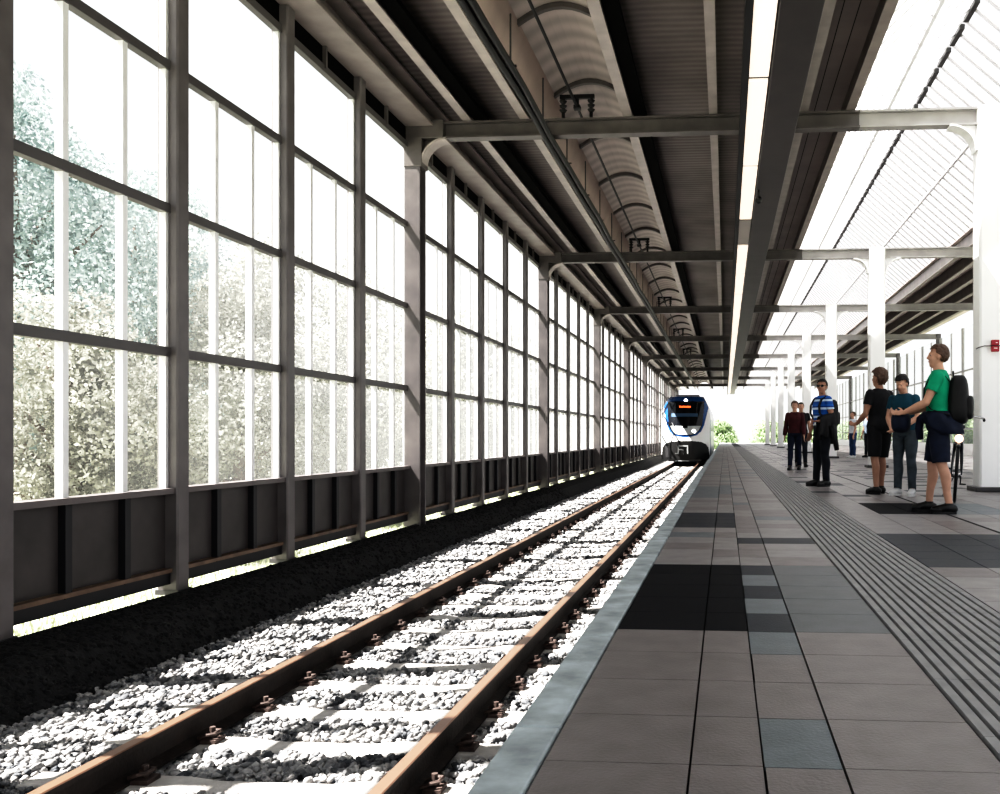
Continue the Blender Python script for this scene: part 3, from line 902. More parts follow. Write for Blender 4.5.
# ------------------------------------------------------------------ trees and plants outside
def leafmat(name, a, b_):
    m = bpy.data.materials.new(name); m.use_nodes = True; nt = m.node_tree; nt.nodes.clear()
    out = nt.nodes.new('ShaderNodeOutputMaterial'); df = nt.nodes.new('ShaderNodeBsdfDiffuse'); tl = nt.nodes.new('ShaderNodeBsdfTranslucent')
    tc = nt.nodes.new('ShaderNodeTexCoord'); n = nt.nodes.new('ShaderNodeTexNoise'); n.inputs['Scale'].default_value = 2.2; n.inputs['Detail'].default_value = 6
    r = nt.nodes.new('ShaderNodeValToRGB'); r.color_ramp.elements[0].position = .35; r.color_ramp.elements[1].position = .65
    r.color_ramp.elements[0].color = col4(a); r.color_ramp.elements[1].color = col4(b_)
    nt.links.new(tc.outputs['Object'], n.inputs['Vector']); nt.links.new(n.outputs['Fac'], r.inputs['Fac'])
    nt.links.new(r.outputs['Color'], df.inputs['Color']); nt.links.new(r.outputs['Color'], tl.inputs['Color'])
    mx = nt.nodes.new('ShaderNodeMixShader'); mx.inputs['Fac'].default_value = 0.4
    nt.links.new(df.outputs[0], mx.inputs[1]); nt.links.new(tl.outputs[0], mx.inputs[2]); nt.links.new(mx.outputs[0], out.inputs['Surface'])
    return m
M['leaf_teal'] = leafmat('bluish tree leaves', (0.19, 0.25, 0.25), (0.52, 0.59, 0.58))
M['leaf_sage'] = leafmat('sage tree leaves', (0.17, 0.175, 0.15), (0.56, 0.56, 0.51))
M['leaf_dark'] = leafmat('dark bush leaves', (0.12, 0.125, 0.11), (0.56, 0.56, 0.50))
M['leaf_green'] = leafmat('fresh green leaves', (0.22, 0.30, 0.17), (0.40, 0.48, 0.32))
def leaf_mesh(name, blobs, n, size, material):
    tot = sum(r ** 2 for _, r in blobs); V = []; 
    for c, r in blobs:
        m = max(12, int(n * r * r / tot))
        d = RNG.normal(size=(m, 3)); d /= np.linalg.norm(d, axis=1)[:, None]
        rad = r * RNG.uniform(0.45, 1.06, (m, 1)) ** 0.6
        p = np.array(c) + d * rad * np.array([1, 1, 0.85])
        a = RNG.normal(size=(m, 3)); a /= np.linalg.norm(a, axis=1)[:, None]
        t = np.cross(a, d); t /= (np.linalg.norm(t, axis=1)[:, None] + 1e-6)
        s = size * RNG.uniform(0.6, 1.3, (m, 1))
        V.append(np.stack([p - a * s, p + t * s * .55, p + a * s, p - t * s * .55], 1))
    V = np.concatenate(V); k = len(V); verts = V.reshape(-1, 3)
    me = bpy.data.meshes.new(name); me.vertices.add(4 * k); me.vertices.foreach_set('co', verts.ravel())
    me.loops.add(4 * k); me.loops.foreach_set('vertex_index', np.arange(4 * k, dtype=np.int32))
    me.polygons.add(k); me.polygons.foreach_set('loop_start', np.arange(0, 4 * k, 4, dtype=np.int32)); me.polygons.foreach_set('loop_total', np.full(k, 4, dtype=np.int32))
    me.update(calc_edges=True); me.materials.append(material)
    return me
def tree(x, y, h, w, nl, leaf, label, group='trees beyond the window wall', name='tree', low=0.12, size=0.065, cat='tree'):
    r = empty(name, (x, y, OUT_Z), 0, label, cat, group)
    rnd = random.Random(int(x * 97 + y * 31))
    blobs = []
    nb = 16
    for i in range(nb):
        t = (i + 0.5) / nb; z = h * (low + (0.93 - low) * t)
        prof = math.sin(math.pi * min(1, 0.25 + 0.72 * t)) ** 0.7
        a = rnd.uniform(0, 6.28); rr = w * 0.5 * prof * rnd.uniform(0.25, 0.75)
        blobs.append(((math.cos(a) * rr, math.sin(a) * rr, z), w * rnd.uniform(0.20, 0.32) * (0.6 + 0.5 * prof)))
    o = bpy.data.objects.new('foliage', leaf_mesh('foliage', blobs, int(nl * 2.0), size, leaf)); COL.objects.link(o); o.parent = r
    b = MB(); b.tube([(0, 0, -0.1), (0.05, 0.02, h * .3), (-0.04, 0.06, h * .6), (0.02, 0, h * .85)], [w * .045, w * .036, w * .022, 0.02], 9)
    for c, rr in blobs[::2]:
        b.tube([(0, 0.02, c[2] * .62), (c[0] * .5, c[1] * .5, c[2] * .85), c], [w * .018, w * .012, 0.012], 6)
    b.build('trunk', M['bark'], r, smooth=True)
    return r
tree(-11.4, 13.6, 7.7, 4.8, 20000, M['leaf_teal'], 'bluish green tree seen through the first window from the picture edge', size=0.05)
tree(-8.2, 14.6, 4.3, 3.0, 17000, M['leaf_sage'], 'sage green tree in front of the taller bluish trees, by the first window', size=0.04)
tree(-12.8, 18.6, 7.4, 4.8, 9000, M['leaf_teal'], 'bluish green tree seen through the second window')
tree(-8.6, 18.6, 3.7, 3.2, 13000, M['leaf_dark'], 'dark leafy bush seen through the lower panes of the second window', name='bush', low=0.06, cat='bush', size=0.045)
tree(-8.0, 10.4, 3.2, 2.8, 16000, M['leaf_dark'], 'dark leafy bush at the picture edge behind the first window', name='bush', low=0.06, cat='bush', size=0.035)
tree(-12.5, 23.5, 7.0, 4.8, 8000, M['leaf_sage'], 'sage green tree seen through the third window')
tree(-10.0, 23.6, 4.8, 4.0, 7000, M['leaf_dark'], 'dark leafy tree seen through the lower panes of the third window')
tree(-13.0, 30.5, 7.6, 5.4, 7000, M['leaf_sage'], 'sage green tree just beyond the first portal frame, outside')
tree(-10.8, 34.0, 5.4, 4.6, 6000, M['leaf_dark'], 'low dark tree outside, past the first portal frame')
for i, yy in enumerate((40, 46, 53, 60, 68)):
    tree(-12.5 + (i % 2), yy, 7.4, 5.6, 4500, M['leaf_sage'], 'pale green tree far along the outside of the window wall', size=0.16)
tree(-16.5, 17.0, 7.6, 5.5, 8000, M['leaf_teal'], 'tall bluish tree standing farthest back behind the first window', size=0.13)
tree(-17.5, 27.0, 7.4, 5.5, 7000, M['leaf_sage'], 'tall pale tree standing back behind the third window', size=0.13)
# greenery past the end of the hall
tree(-0.7, 122, 3.2, 5.0, 2500, M['leaf_green'], 'green bush past the end of the hall, beside the train', 'bushes past the end of the hall', 'bush', 0.05, 0.2, 'bush')
for i, (xx, yy) in enumerate(((6.5, 128), (12, 126), (17.5, 130))):
    tree(xx, yy, 3.0, 6.5, 2500, M['leaf_green'], 'green bush past the far end of the platform', 'bushes past the end of the hall', 'bush', 0.05, 0.22, 'bush')
for i, (xx, yy) in enumerate(((15.5, 44), (15.0, 52), (16.0, 60), (15.5, 70))):
    tree(xx, yy, 3.4, 5, 2500, M['leaf_green'], 'green bush outside the windows on the far side of the platform', 'bushes beyond the far windows', 'bush', 0.05, 0.18, 'bush')
# grass strip outside the foot of the wall
n = 9000
px_ = RNG.uniform(-6.3, -4.99, n); py_ = 4.0 * (50 / 4.0) ** RNG.uniform(0, 1, n)
h_ = RNG.uniform(0.03, 0.11, n); a_ = RNG.uniform(0, 6.28, n); w_ = RNG.uniform(0.005, 0.012, n) * np.clip(py_ / 8, 1, 3)
dx, dy = np.cos(a_) * w_, np.sin(a_) * w_
V = np.stack([np.stack([px_ - dx, py_ - dy, np.full(n, OUT_Z - .01)], 1), np.stack([px_ + dx, py_ + dy, np.full(n, OUT_Z - .01)], 1),
              np.stack([px_ + dy * 2, py_ + dx * 2, OUT_Z + h_], 1)], 1).reshape(-1, 3)
me = bpy.data.meshes.new('grass'); me.from_pydata(V.tolist(), [], np.arange(3 * n).reshape(-1, 3).tolist()); me.materials.append(M['grass'])
o = bpy.data.objects.new('grass', me); COL.objects.link(o); tag(o, 'sunlit green grass growing outside along the foot of the window wall', 'grass', kind='stuff')

# ------------------------------------------------------------------ people
M['skin'] = mat('skin', (0.50, 0.30, 0.22), 0.55, 0, 0.08, 12)
M['skin_dark'] = mat('tanned skin', (0.36, 0.20, 0.14), 0.55, 0, 0.08, 12)
M['hair_black'] = mat('black hair', (0.012, 0.010, 0.010), 0.55, 0, 0.4, 40, 0.3)
M['hair_brown'] = mat('brown hair', (0.085, 0.048, 0.033), 0.55, 0, 0.4, 40, 0.3)
M['eye_white'] = mat('eye white', (0.4, 0.39, 0.38), 0.4)
M['iris'] = mat('dark iris', (0.03, 0.02, 0.015), 0.1)
M['lip'] = mat('lips', (0.36, 0.14, 0.11), 0.5)
M['teal'] = mat('bright green cotton', (0.0, 0.30, 0.17), 0.85, 0, 0.12, 9, 0.2)
M['darkteal'] = mat('dark teal cotton', (0.008, 0.06, 0.095), 0.85, 0, 0.15, 9, 0.2)
M['blackcloth'] = mat('black cotton', (0.010, 0.010, 0.013), 0.85, 0, 0.3, 9, 0.25)
M['navy'] = mat('navy cotton', (0.008, 0.013, 0.032), 0.85, 0, 0.3, 9, 0.25)
M['darkjean'] = mat('dark denim', (0.012, 0.015, 0.022), 0.85, 0, 0.4, 7, 0.25)
M['greyjean'] = mat('grey blue denim', (0.055, 0.07, 0.085), 0.85, 0, 0.4, 7, 0.25)
M['bluejean'] = mat('blue denim', (0.03, 0.06, 0.14), 0.85, 0, 0.3, 7, 0.25)
M['maroon'] = mat('dark red cotton', (0.055, 0.010, 0.014), 0.85, 0, 0.3, 9, 0.2)
M['whitecloth'] = mat('white cotton', (0.62, 0.64, 0.68), 0.85, 0, 0.05, 9, 0.2)
M['greycloth'] = mat('grey blue cotton', (0.25, 0.31, 0.40), 0.85, 0, 0.1, 9, 0.2)
M['shoe_black'] = mat('black leather shoe', (0.008, 0.008, 0.009), 0.4)
M['shoe_white'] = mat('white canvas shoe', (0.6, 0.6, 0.6), 0.6)
M['nylon'] = mat('black nylon', (0.006, 0.006, 0.008), 0.6, 0, 0.3, 14, 0.15)
M['strap'] = mat('black strap', (0.006, 0.006, 0.007), 0.7)
M['buckle'] = mat('steel buckle', (0.6, 0.6, 0.6), 0.25, 1.0)
def stripes():
    m, nt, b = new_mat('blue and white striped jersey'); b.inputs['Roughness'].default_value = 0.85
    tc = nt.nodes.new('ShaderNodeTexCoord'); sx = nt.nodes.new('ShaderNodeSeparateXYZ'); nt.links.new(tc.outputs['Object'], sx.inputs[0])
    md = nt.nodes.new('ShaderNodeMath'); md.operation = 'MODULO'; md.inputs[1].default_value = 0.135
    ad = nt.nodes.new('ShaderNodeMath'); ad.operation = 'ADD'; ad.inputs[1].default_value = 0.015
    nt.links.new(sx.outputs['Z'], ad.inputs[0]); nt.links.new(ad.outputs[0], md.inputs[0])
    dv = nt.nodes.new('ShaderNodeMath'); dv.operation = 'DIVIDE'; dv.inputs[1].default_value = 0.135; nt.links.new(md.outputs[0], dv.inputs[0])
    r = nt.nodes.new('ShaderNodeValToRGB'); r.color_ramp.interpolation = 'CONSTANT'
    e = r.color_ramp.elements; e[0].position = 0; e[0].color = (0.015, 0.10, 0.36, 1); e[1].position = 0.36; e[1].color = (0.55, 0.66, 0.80, 1)
    for p, c in ((0.62, (0.01, 0.06, 0.24, 1)), (0.80, (0.02, 0.14, 0.46, 1))):
        q = e.new(p); q.color = c
    nt.links.new(dv.outputs[0], r.inputs['Fac']); nt.links.new(r.outputs['Color'], b.inputs['Base Color'])
    return m
M['stripes'] = stripes()

class Body:
    """continuous human figure: limbs as tapering chains, merged into one skin; local +Y is the way the person faces, +X their right"""
    def __init__(s, k): s.k = k; s.mb = MB(); s.samp = []
    def note(s, lab, t, c, r): s.samp.append((lab, t, c[0], c[1], c[2], r))
    def chain(s, lab, pts, rs, seg=14, t0=0.0, t1=1.0):
        pts = [Vector(p) for p in pts]
        # smooth interpolation
        P = []; Rr = []
        N = 7
        for i in range(len(pts) - 1):
            for j in range(N):
                u = j / N; P.append(pts[i].lerp(pts[i + 1], u)); uu = u * u * (3 - 2 * u); Rr.append(rs[i] + (rs[i + 1] - rs[i]) * uu)
        P.append(pts[-1]); Rr.append(rs[-1])
        s.mb.tube(P, Rr, seg)
        s.mb.sphere(P[0], Rr[0], 12, 8); s.mb.sphere(P[-1], Rr[-1], 12, 8)
        for i, (p, r) in enumerate(zip(P, Rr)): s.note(lab, t0 + (t1 - t0) * i / (len(P) - 1), p, r)
    def ell(s, lab, t, c, r, mtx=None):
        s.mb.sphere(c, r, 18, 12, mtx=mtx); s.note(lab, t, c, min(r) if isinstance(r, tuple) else r)
    def rings(s, lab, rows, seg=22):
        rg = []
        for (cx, cy, z, rx, ry) in rows:
            rg.append([(cx + rx * math.copysign(abs(math.cos(a)) ** .85, math.cos(a)), cy + ry * math.copysign(abs(math.sin(a)) ** .85, math.sin(a)), z) for a in [2 * math.pi * q / seg for q in range(seg)]])
            m = min(rx, ry) 
            for q in np.linspace(-1, 1, 5): s.note(lab, z, (cx + q * max(0, rx - m), cy, z), m)
        s.mb.loft(rg)

def rotz(v, a): return Vector((v[0] * math.cos(a) - v[1] * math.sin(a), v[0] * math.sin(a) + v[1] * math.cos(a), v[2]))

def person(label, x, y, face, H, arms, feet, outfit, head_yaw=0.0, head_pitch=0.0, lean=0.0, vox=0.0085, group=None, hipz=0.0):
    """face: direction (fx, fy); arms: {'l': (elbow, wrist, hand direction), 'r': ...} offsets in body space; feet: {'l': (x, y), 'r': (x, y)}"""
    k = H / 1.75
    B = Body(k)
    def S(*p): return Vector(p) * k
    def L(p):   # forward lean of the upper body about the hips
        p = Vector(p); h = p.z - 0.95 * k
        if h > 0: p = Vector((p.x, p.y + math.sin(lean) * h, 0.95 * k + math.cos(lean) * h))
        return p
    # torso
    rows = [(0, -.005, .86, .13, .10), (0, -.012, .90, .165, .122), (0, -.010, .96, .168, .118), (0, -.004, 1.02, .150, .105), (0, 0, 1.09, .140, .098), (0, .004, 1.18, .152, .108), (0, .006, 1.27, .168, .118), (0, 0, 1.35, .176, .112), (0, -.008, 1.41, .165, .090), (0, -.012, 1.45, .120, .07), (0, -.012, 1.475, .07, .058)]
    rr = []
    for cx, cy, z, rx, ry in rows:
        q = L(S(cx, cy, z)); rr.append((q.x, q.y, q.z, rx * k, ry * k))
    B.rings('torso', rr)
    nb = L(S(0, -.012, 1.45)); hc0 = L(S(0, .005, 1.55))
    B.chain('neck', [nb, hc0], [.060 * k, .054 * k])
    # head, turned about the neck
    piv = L(S(0, 0, 1.53)); hm = Matrix.Rotation(head_yaw, 3, 'Z') @ Matrix.Rotation(-head_pitch, 3, 'X')
    def Hd(px, py, pz): return piv + hm @ (Vector((px, py, pz - 1.53)) * k)
    def he(c, r, lab='head'): B.ell(lab, 0, Hd(*c), tuple(q * k for q in r), hm)
    he((0, -.012, 1.655), (.076, .097, .095)); he((0, .022, 1.60), (.064, .076, .085)); he((0, .040, 1.555), (.048, .052, .045)); he((0, .072, 1.535), (.022, .018, .018))
    he((0, .084, 1.665), (.045, .012, .010)); he((.036, .062, 1.60), (.022, .022, .02)); he((-.036, .062, 1.60), (.022, .022, .02))
    B.chain('head', [Hd(0, .088, 1.655), Hd(0, .106, 1.615)], [.009 * k, .014 * k], 8); he((.010, .096, 1.608), (.009, .010, .008)); he((-.010, .096, 1.608), (.009, .010, .008))
    he((.079, -.005, 1.622), (.010, .020, .031), 'ear'); he((-.079, -.005, 1.622), (.010, .020, .031), 'ear')
    # arms with hands
    for sd, sx in (('r', 1), ('l', -1)):
        el, wr, hd = arms[sd]
        sh = L(S(sx * .178, -.008, 1.405)); el = L(S(*el)); wr = L(S(*wr))
        B.chain('uarm_' + sd, [sh, sh.lerp(el, .45), el], [.056 * k, .049 * k, .040 * k])
        B.chain('farm_' + sd, [el, el.lerp(wr, .3), wr], [.041 * k, .042 * k, .027 * k])
        d = Vector(hd[0]).normalized(); nrm = Vector(hd[1]); nrm = (nrm - d * nrm.dot(d)).normalized(); side = d.cross(nrm)
        pal = wr + d * .052 * k
        fr = Matrix((side, d, nrm)).transposed()
        B.ell('hand_' + sd, .5, pal, (.042 * k, .056 * k, .017 * k), fr); B.ell('hand_' + sd, .5, wr + d * .015 * k, (.028 * k, .03 * k, .019 * k), fr)
        curl = hd[2] if len(hd) > 2 else 0.35
        for fi, (off, ln) in enumerate(((-.031, .070), (-.010, .080), (.011, .075), (.030, .058))):
            p = pal + side * off * k + d * .044 * k; pts = [p]; dd = d.copy(); ax = side
            for sg in (.45, .32, .23):
                dd = Matrix.Rotation(-curl * (1.0 if sg < .45 else .7), 3, ax) @ dd
                if dd.dot(nrm) > 0.999: pass
                p = p + dd * ln * sg * k * 1.05; pts.append(p)
            B.chain('hand_' + sd, pts, [.0092 * k, .0088 * k, .0080 * k, .0068 * k], 8)
        # thumb leaves the side of the palm near its base
        ts = -1
        th = pal + side * ts * .030 * k - d * .028 * k
        t1 = th + (side * ts * .7 + d * .55 + nrm * -.35).normalized() * .036 * k; t2 = t1 + (side * ts * .25 + d * .9 + nrm * -.3).normalized() * .030 * k
        B.chain('hand_' + sd, [th, t1, t2], [.013 * k, .0105 * k, .008 * k], 8)
    # legs and feet
    for sd, sx in (('r', 1), ('l', -1)):
        fx, fyy = feet[sd][0], feet[sd][1]; yaw = feet[sd][2] if len(feet[sd]) > 2 else -sx * .15
        hip = S(sx * .092, -.008, .90); ank = S(fx, fyy - .0, .085)
        mid = hip.lerp(ank, .5); kn = Vector((mid.x, mid.y + .022 * k, .50 * k))
        B.chain('thigh_' + sd, [hip, hip.lerp(kn, .35), kn], [.092 * k, .084 * k, .057 * k])
        cal = kn.lerp(ank, .3) + Vector((0, -.018 * k, 0))
        B.chain('shin_' + sd, [kn, cal, kn.lerp(ank, .7), ank], [.055 * k, .056 * k, .041 * k, .037 * k])
        fm = Matrix.Rotation(yaw, 3, 'Z')
        def F(px, py, pz): return ank + fm @ (Vector((px, py, pz - .085)) * k)
        B.chain('foot_' + sd, [F(0, -.045, .040), F(0, .02, .050), F(0, .09, .036), F(0, .155, .028)], [.036 * k, .044 * k, .038 * k, .028 * k], 12)
        B.chain('foot_' + sd, [F(.018, .10, .026), F(.012, .15, .026)], [.026 * k, .024 * k], 10); B.chain('foot_' + sd, [F(-.018, .10, .026), F(-.012, .15, .026)], [.026 * k, .024 * k], 10)
    # merge into one skin
    tmp = bpy.data.objects.new('tmp_body', B.mb.mesh('tmp_body', M['skin'])); COL.objects.link(tmp)
    md = tmp.modifiers.new('r', 'REMESH'); md.mode = 'VOXEL'; md.voxel_size = vox; md.use_smooth_shade = True
    sm = tmp.modifiers.new('s', 'SMOOTH'); sm.factor = 0.5; sm.iterations = 3
    dg = bpy.context.evaluated_depsgraph_get(); me = bpy.data.meshes.new_from_object(tmp.evaluated_get(dg))
    old = tmp.data; bpy.data.objects.remove(tmp); bpy.data.meshes.remove(old)
    nv = len(me.vertices); co = np.empty(nv * 3); me.vertices.foreach_get('co', co); co = co.reshape(-1, 3)
    no = np.empty(nv * 3); me.vertices.foreach_get('normal', no); no = no.reshape(-1, 3)
    # lowest point of the figure sits on the paving (soles are 1 cm lower)
    C = np.array([q[2:5] for q in B.samp]); Rd = np.array([q[5] for q in B.samp]); labs = [q[0] for q in B.samp]; ts_ = np.array([q[1] for q in B.samp])
    best = np.empty(nv, dtype=int)
    for a in range(0, nv, 8000):
        dd = np.linalg.norm(co[a:a + 8000, None] - C[None], axis=2) - Rd[None]; best[a:a + 8000] = dd.argmin(1)
    vl = np.array(labs)[best]; vt = ts_[best]
    skinm = outfit.get('skin', M['skin'])
    me.materials.clear(); me.materials.append(skinm); me.name = 'body'
    zmin = co[:, 2].min()
    rot = math.atan2(face[1], face[0]) - math.pi / 2
    root = empty('person', (x, y, 0.0), rot, label, 'person', group)
    dz = 0.013 - zmin
    body = bpy.data.objects.new('body', me); COL.objects.link(body); body.parent = root; body.location = (0, 0, dz)
    faces = [tuple(p.vertices) for p in me.polygons]
    fa = np.array([f if len(f) == 4 else f + (f[-1],) for f in faces])
    def cloth(name, sel, off, material, thick=0.006, push=None, label=None, smooth=2):
        keep = sel[fa].all(1)
        ids = np.unique(fa[keep]); mp = -np.ones(nv, dtype=int); mp[ids] = np.arange(len(ids))
        if len(ids) == 0: return None
        o_ = np.full(len(ids), off) if np.isscalar(off) else off[ids]
        pts = co[ids] + no[ids] * o_[:, None]
        if push is not None: pts = push(pts)
        m2 = bpy.data.meshes.new(name)
        m2.from_pydata(pts.tolist(), [], [list(dict.fromkeys(mp[list(f)].tolist())) for f, kk in zip(faces, keep) if kk])
        m2.materials.append(material); m2.polygons.foreach_set('use_smooth', [True] * len(m2.polygons))
        o = bpy.data.objects.new(name, m2); COL.objects.link(o); o.parent = root; o.location = (0, 0, dz)
        if smooth:
            s_ = o.modifiers.new('Smooth', 'SMOOTH'); s_.iterations = smooth; s_.factor = .5
        s_ = o.modifiers.new('Solidify', 'SOLIDIFY'); s_.thickness = thick; s_.offset = -1
        if label: o['label'] = label
        return o
    z = co[:, 2] / k
    isU = np.char.startswith(vl, 'uarm'); isF = np.char.startswith(vl, 'farm'); isT = vl == 'torso'
    isTh = np.char.startswith(vl, 'thigh'); isS = np.char.startswith(vl, 'shin'); isFt = np.char.startswith(vl, 'foot')
    # trousers or shorts
    waist = 1.03
    kind, pm = outfit['bottom']
    leg = isTh | (isS if kind == 'long' else (isS & False))
    if kind == 'long': sel = (isT & (z < waist)) | isTh | isS | (isFt & (z > .09))
    else: sel = (isT & (z < waist)) | (isTh & (vt < (.93 if kind == 'shorts' else .8)))
    offv = np.full(nv, .013 * k)
    if kind != 'long': offv = offv + np.clip((.95 - z), 0, .5) * .055 * k
    else: offv = offv + np.clip((.5 - z), 0, .5) * .02
    cloth('trousers' if kind == 'long' else 'shorts', sel, offv, pm, smooth=4)
    # top
    tk, tm = outfit['top']
    hem = outfit.get('hem', .93)
    sel = (isT & (z > hem) & (z < 1.475)) | (isU & (vt < (.62 if tk == 'tee' else 1.1))) | ((isF & (vt < .95)) if tk == 'long' else (isF & False)) | ((vl == 'neck') & (z < 1.485))
    offv = np.where(isU, .013 + .010 * np.clip(vt, 0, .7), .016 + .012 * np.clip((1.2 - z) / .25, 0, 1)) * k
    cloth('shirt', sel, offv, tm, smooth=5)
    # shoes
    for sd in ('r', 'l'):
        soles = MB(); mine = np.char.endswith(vl, '_' + sd)
        shoe = cloth('shoe', mine & (isFt | isS) & (z < .10), .007, outfit['shoes'], .005)
        s_ = np.char.startswith(vl, 'foot_' + sd); p = co[s_]; 
        ids = p[p[:, 2] < .05 * k]
        c0 = ids.mean(0); yaw = feet[sd][2] if len(feet[sd]) > 2 else (-.15 if sd == 'r' else .15)
        rg = []
        for zz in (zmin - .013, zmin + .012):
            rg.append([tuple(Vector((c0[0], c0[1], 0)) + Matrix.Rotation(yaw, 3, 'Z') @ Vector((.050 * k * math.cos(a) * (1 - .15 * math.sin(a) * -1), .130 * k * math.sin(a), 0)) + Vector((0, 0, zz))) for a in [2 * math.pi * q / 20 for q in range(20)]])
        soles.loft(rg); soles.build('shoe_sole', outfit.get('sole', outfit['shoes']), shoe)
    # hair: above the brow and round the back of the head
    hp = (np.array(hm.inverted()) @ (co - np.array(piv)).T).T / k
    hx, hy, hz = hp[:, 0], hp[:, 1], hp[:, 2] + 1.53
    nape = outfit.get('nape', 1.575)
    isH = (vl == 'head') | ((vl == 'neck') & (hz > nape))
    hairline = np.where(hy > .02, 1.70 + (.0 if True else 0), np.where(hy > -.02, 1.66 - (.02 - hy) * .8, nape))
    hsel = isH & (hz > hairline)
    vol = outfit.get('hair_vol', .012)
    hn = np.array([noise.noise(Vector(q) * 55) + .6 * noise.noise(Vector(q) * 120) if s_ else 0 for q, s_ in zip(co, hsel)])
    cloth('hair', hsel, vol * k * (1 + .5 * np.clip((hz - 1.66) / .08, 0, 1)) + hn * (.006 + vol * .15), outfit['hair'], .008, smooth=1)
    # eyes, mouth
    b = MB()
    for sx in (-1, 1):
        b = MB(); b.sphere(Hd(sx * .030,   .0665, 1.640), .0110 * k, 12, 8, 0); b.sphere(Hd(sx * .030,   .0758, 1.640), .0060 * k, 10, 6, 1)
        b.build('eye', [M['eye_white'], M['iris']], root, (0, 0, dz), smooth=True)
    b = MB(); b.tube([Hd(-.022, .090, 1.574), Hd(-.008, .097, 1.576), Hd(.008, .097, 1.576), Hd(.022, .090, 1.574)], [.003 * k, .0065 * k, .0065 * k, .003 * k], 8); b.build('mouth', M['lip'], root, (0, 0, dz), smooth=True)
    if outfit.get('glasses'):
        b = MB()
        for sx in (-1, 1):
            b.sphere(Hd(sx * .032, .098, 1.640), (.027 * k, .006 * k, .019 * k), 14, 8, mtx=hm)
            b.tube([Hd(sx * .058, .095, 1.645), Hd(sx * .082, .05, 1.645), Hd(sx * .084, -.005, 1.635)], .003, 6)
        b.tube([Hd(-.01, .104, 1.645), Hd(.01, .104, 1.645)], .003, 6); b.build('sunglasses', M['tr_glass'], root, (0, 0, dz))
    if outfit.get('belt'):
        rg = []
        for zz in (1.0, 1.035):
            rg.append([(.172 * k * math.cos(a), -.004 + .127 * k * math.sin(a), zz * k) for a in [2 * math.pi * q / 30 for q in range(30)]])
        b = MB(); b.loft(rg); b.box(-.03, .03, .118 * k, .135 * k, .995 * k, 1.04 * k, 1); b.build('belt', [M['shoe_black'], M['buckle']], root, (0, 0, dz))
    root['k_'] = k
    return root, dz, k, L
def relaxed(sx, fwd=.03, out=.05, curl=.35):
    return ((sx * (.205 + out * .5), -.01 + fwd * .3, 1.115), (sx * (.215 + out), .02 + fwd, .865), ((sx * .03, .10, -1), (-sx, 0, 0), curl))
STAND = {'l': (-.11, 0.0), 'r': (.11, .02)}
# striped man: faces the track, head turned towards the camera; left forearm carries a jacket
p1, dz1, k1, L1 = person('person in blue and white striped shirt and sunglasses, standing with a jacket over one arm', 1.60, 15.05, (-.90, -.42), 1.75,
    {'r': ((.235, .0, 1.13), (.23, .09, .88), ((0, .25, -1), (-1, 0, 0), .5)), 'l': ((-.225, -.055, 1.125), (-.175, .16, 1.06), ((.75, .6, -.05), (0, 0, -1), .6))},
    {'l': (-.10, -.02, .12), 'r': (.10, .05, -.12)},
    dict(top=('tee', M['stripes']), bottom=('long', M['darkjean']), shoes=M['shoe_black'], hair=M['hair_black'], glasses=True, belt=True, skin=M['skin_dark'], hem=.985), head_yaw=.72, vox=.0075, group=None)
# man in green
p2, dz2, k2, L2 = person('person in a bright green shirt and dark shorts, with a backpack, facing the track', 2.30, 9.95, (-.95, .30), 1.80,
    {'l': ((-.235, .10, 1.14), (-.16, .33, 1.04), ((.2, 1, -.05), (.6, 0, -.8), .75)), 'r': ((.235, .08, 1.13), (.17, .32, 1.04), ((-.2, 1, -.05), (-.6, 0, -.8), .75))},
    {'l': (-.115, -.12, .1), 'r': (.11, .10, -.1)},
    dict(top=('tee', M['teal']), bottom=('shorts', M['navy']), shoes=M['shoe_black'], hair=M['hair_brown'], skin=M['skin'], hem=.96), head_yaw=.10, vox=.0075)
# dark teal shirt, looking down at the hands
p3, dz3, k3, L3 = person('person in a dark teal shirt and grey jeans looking down at the hands', 2.50, 12.75, (-.62, -.78), 1.66,
    {'l': ((-.235, .06, 1.13), (-.09, .25, .98), ((.5, .75, -.5), (.4, 0, -.9), .7)), 'r': ((.235, .06, 1.13), (.09, .25, .96), ((-.5, .75, -.5), (-.4, 0, -.9), .7))},
    {'l': (-.12, .02, .2), 'r': (.12, .0, -.2)},
    dict(top=('tee', M['darkteal']), bottom=('long', M['greyjean']), shoes=M['shoe_white'], hair=M['hair_black'], hair_vol=.022, hem=.94), head_pitch=.45, lean=.10)
# black shirt and shorts seen from behind
p4, dz4, k4, L4 = person('person in a black shirt and black shorts, turned away, beside the one in dark teal', 2.20, 13.1, (-.55, .80), 1.76,
    {'l': ((-.235, .02, 1.13), (-.22, .21, .99), ((.1, 1, -.1), (.6, 0, -.8), .6)), 'r': relaxed(1, .06)},
    {'l': (-.10, -.05, .1), 'r': (.12, .08, -.15)},
    dict(top=('tee', M['blackcloth']), bottom=('shorts', M['blackcloth']), shoes=M['shoe_black'], hair=M['hair_brown'], hair_vol=.032, nape=1.53, skin=M['skin_dark'], hem=.90), head_yaw=.2)
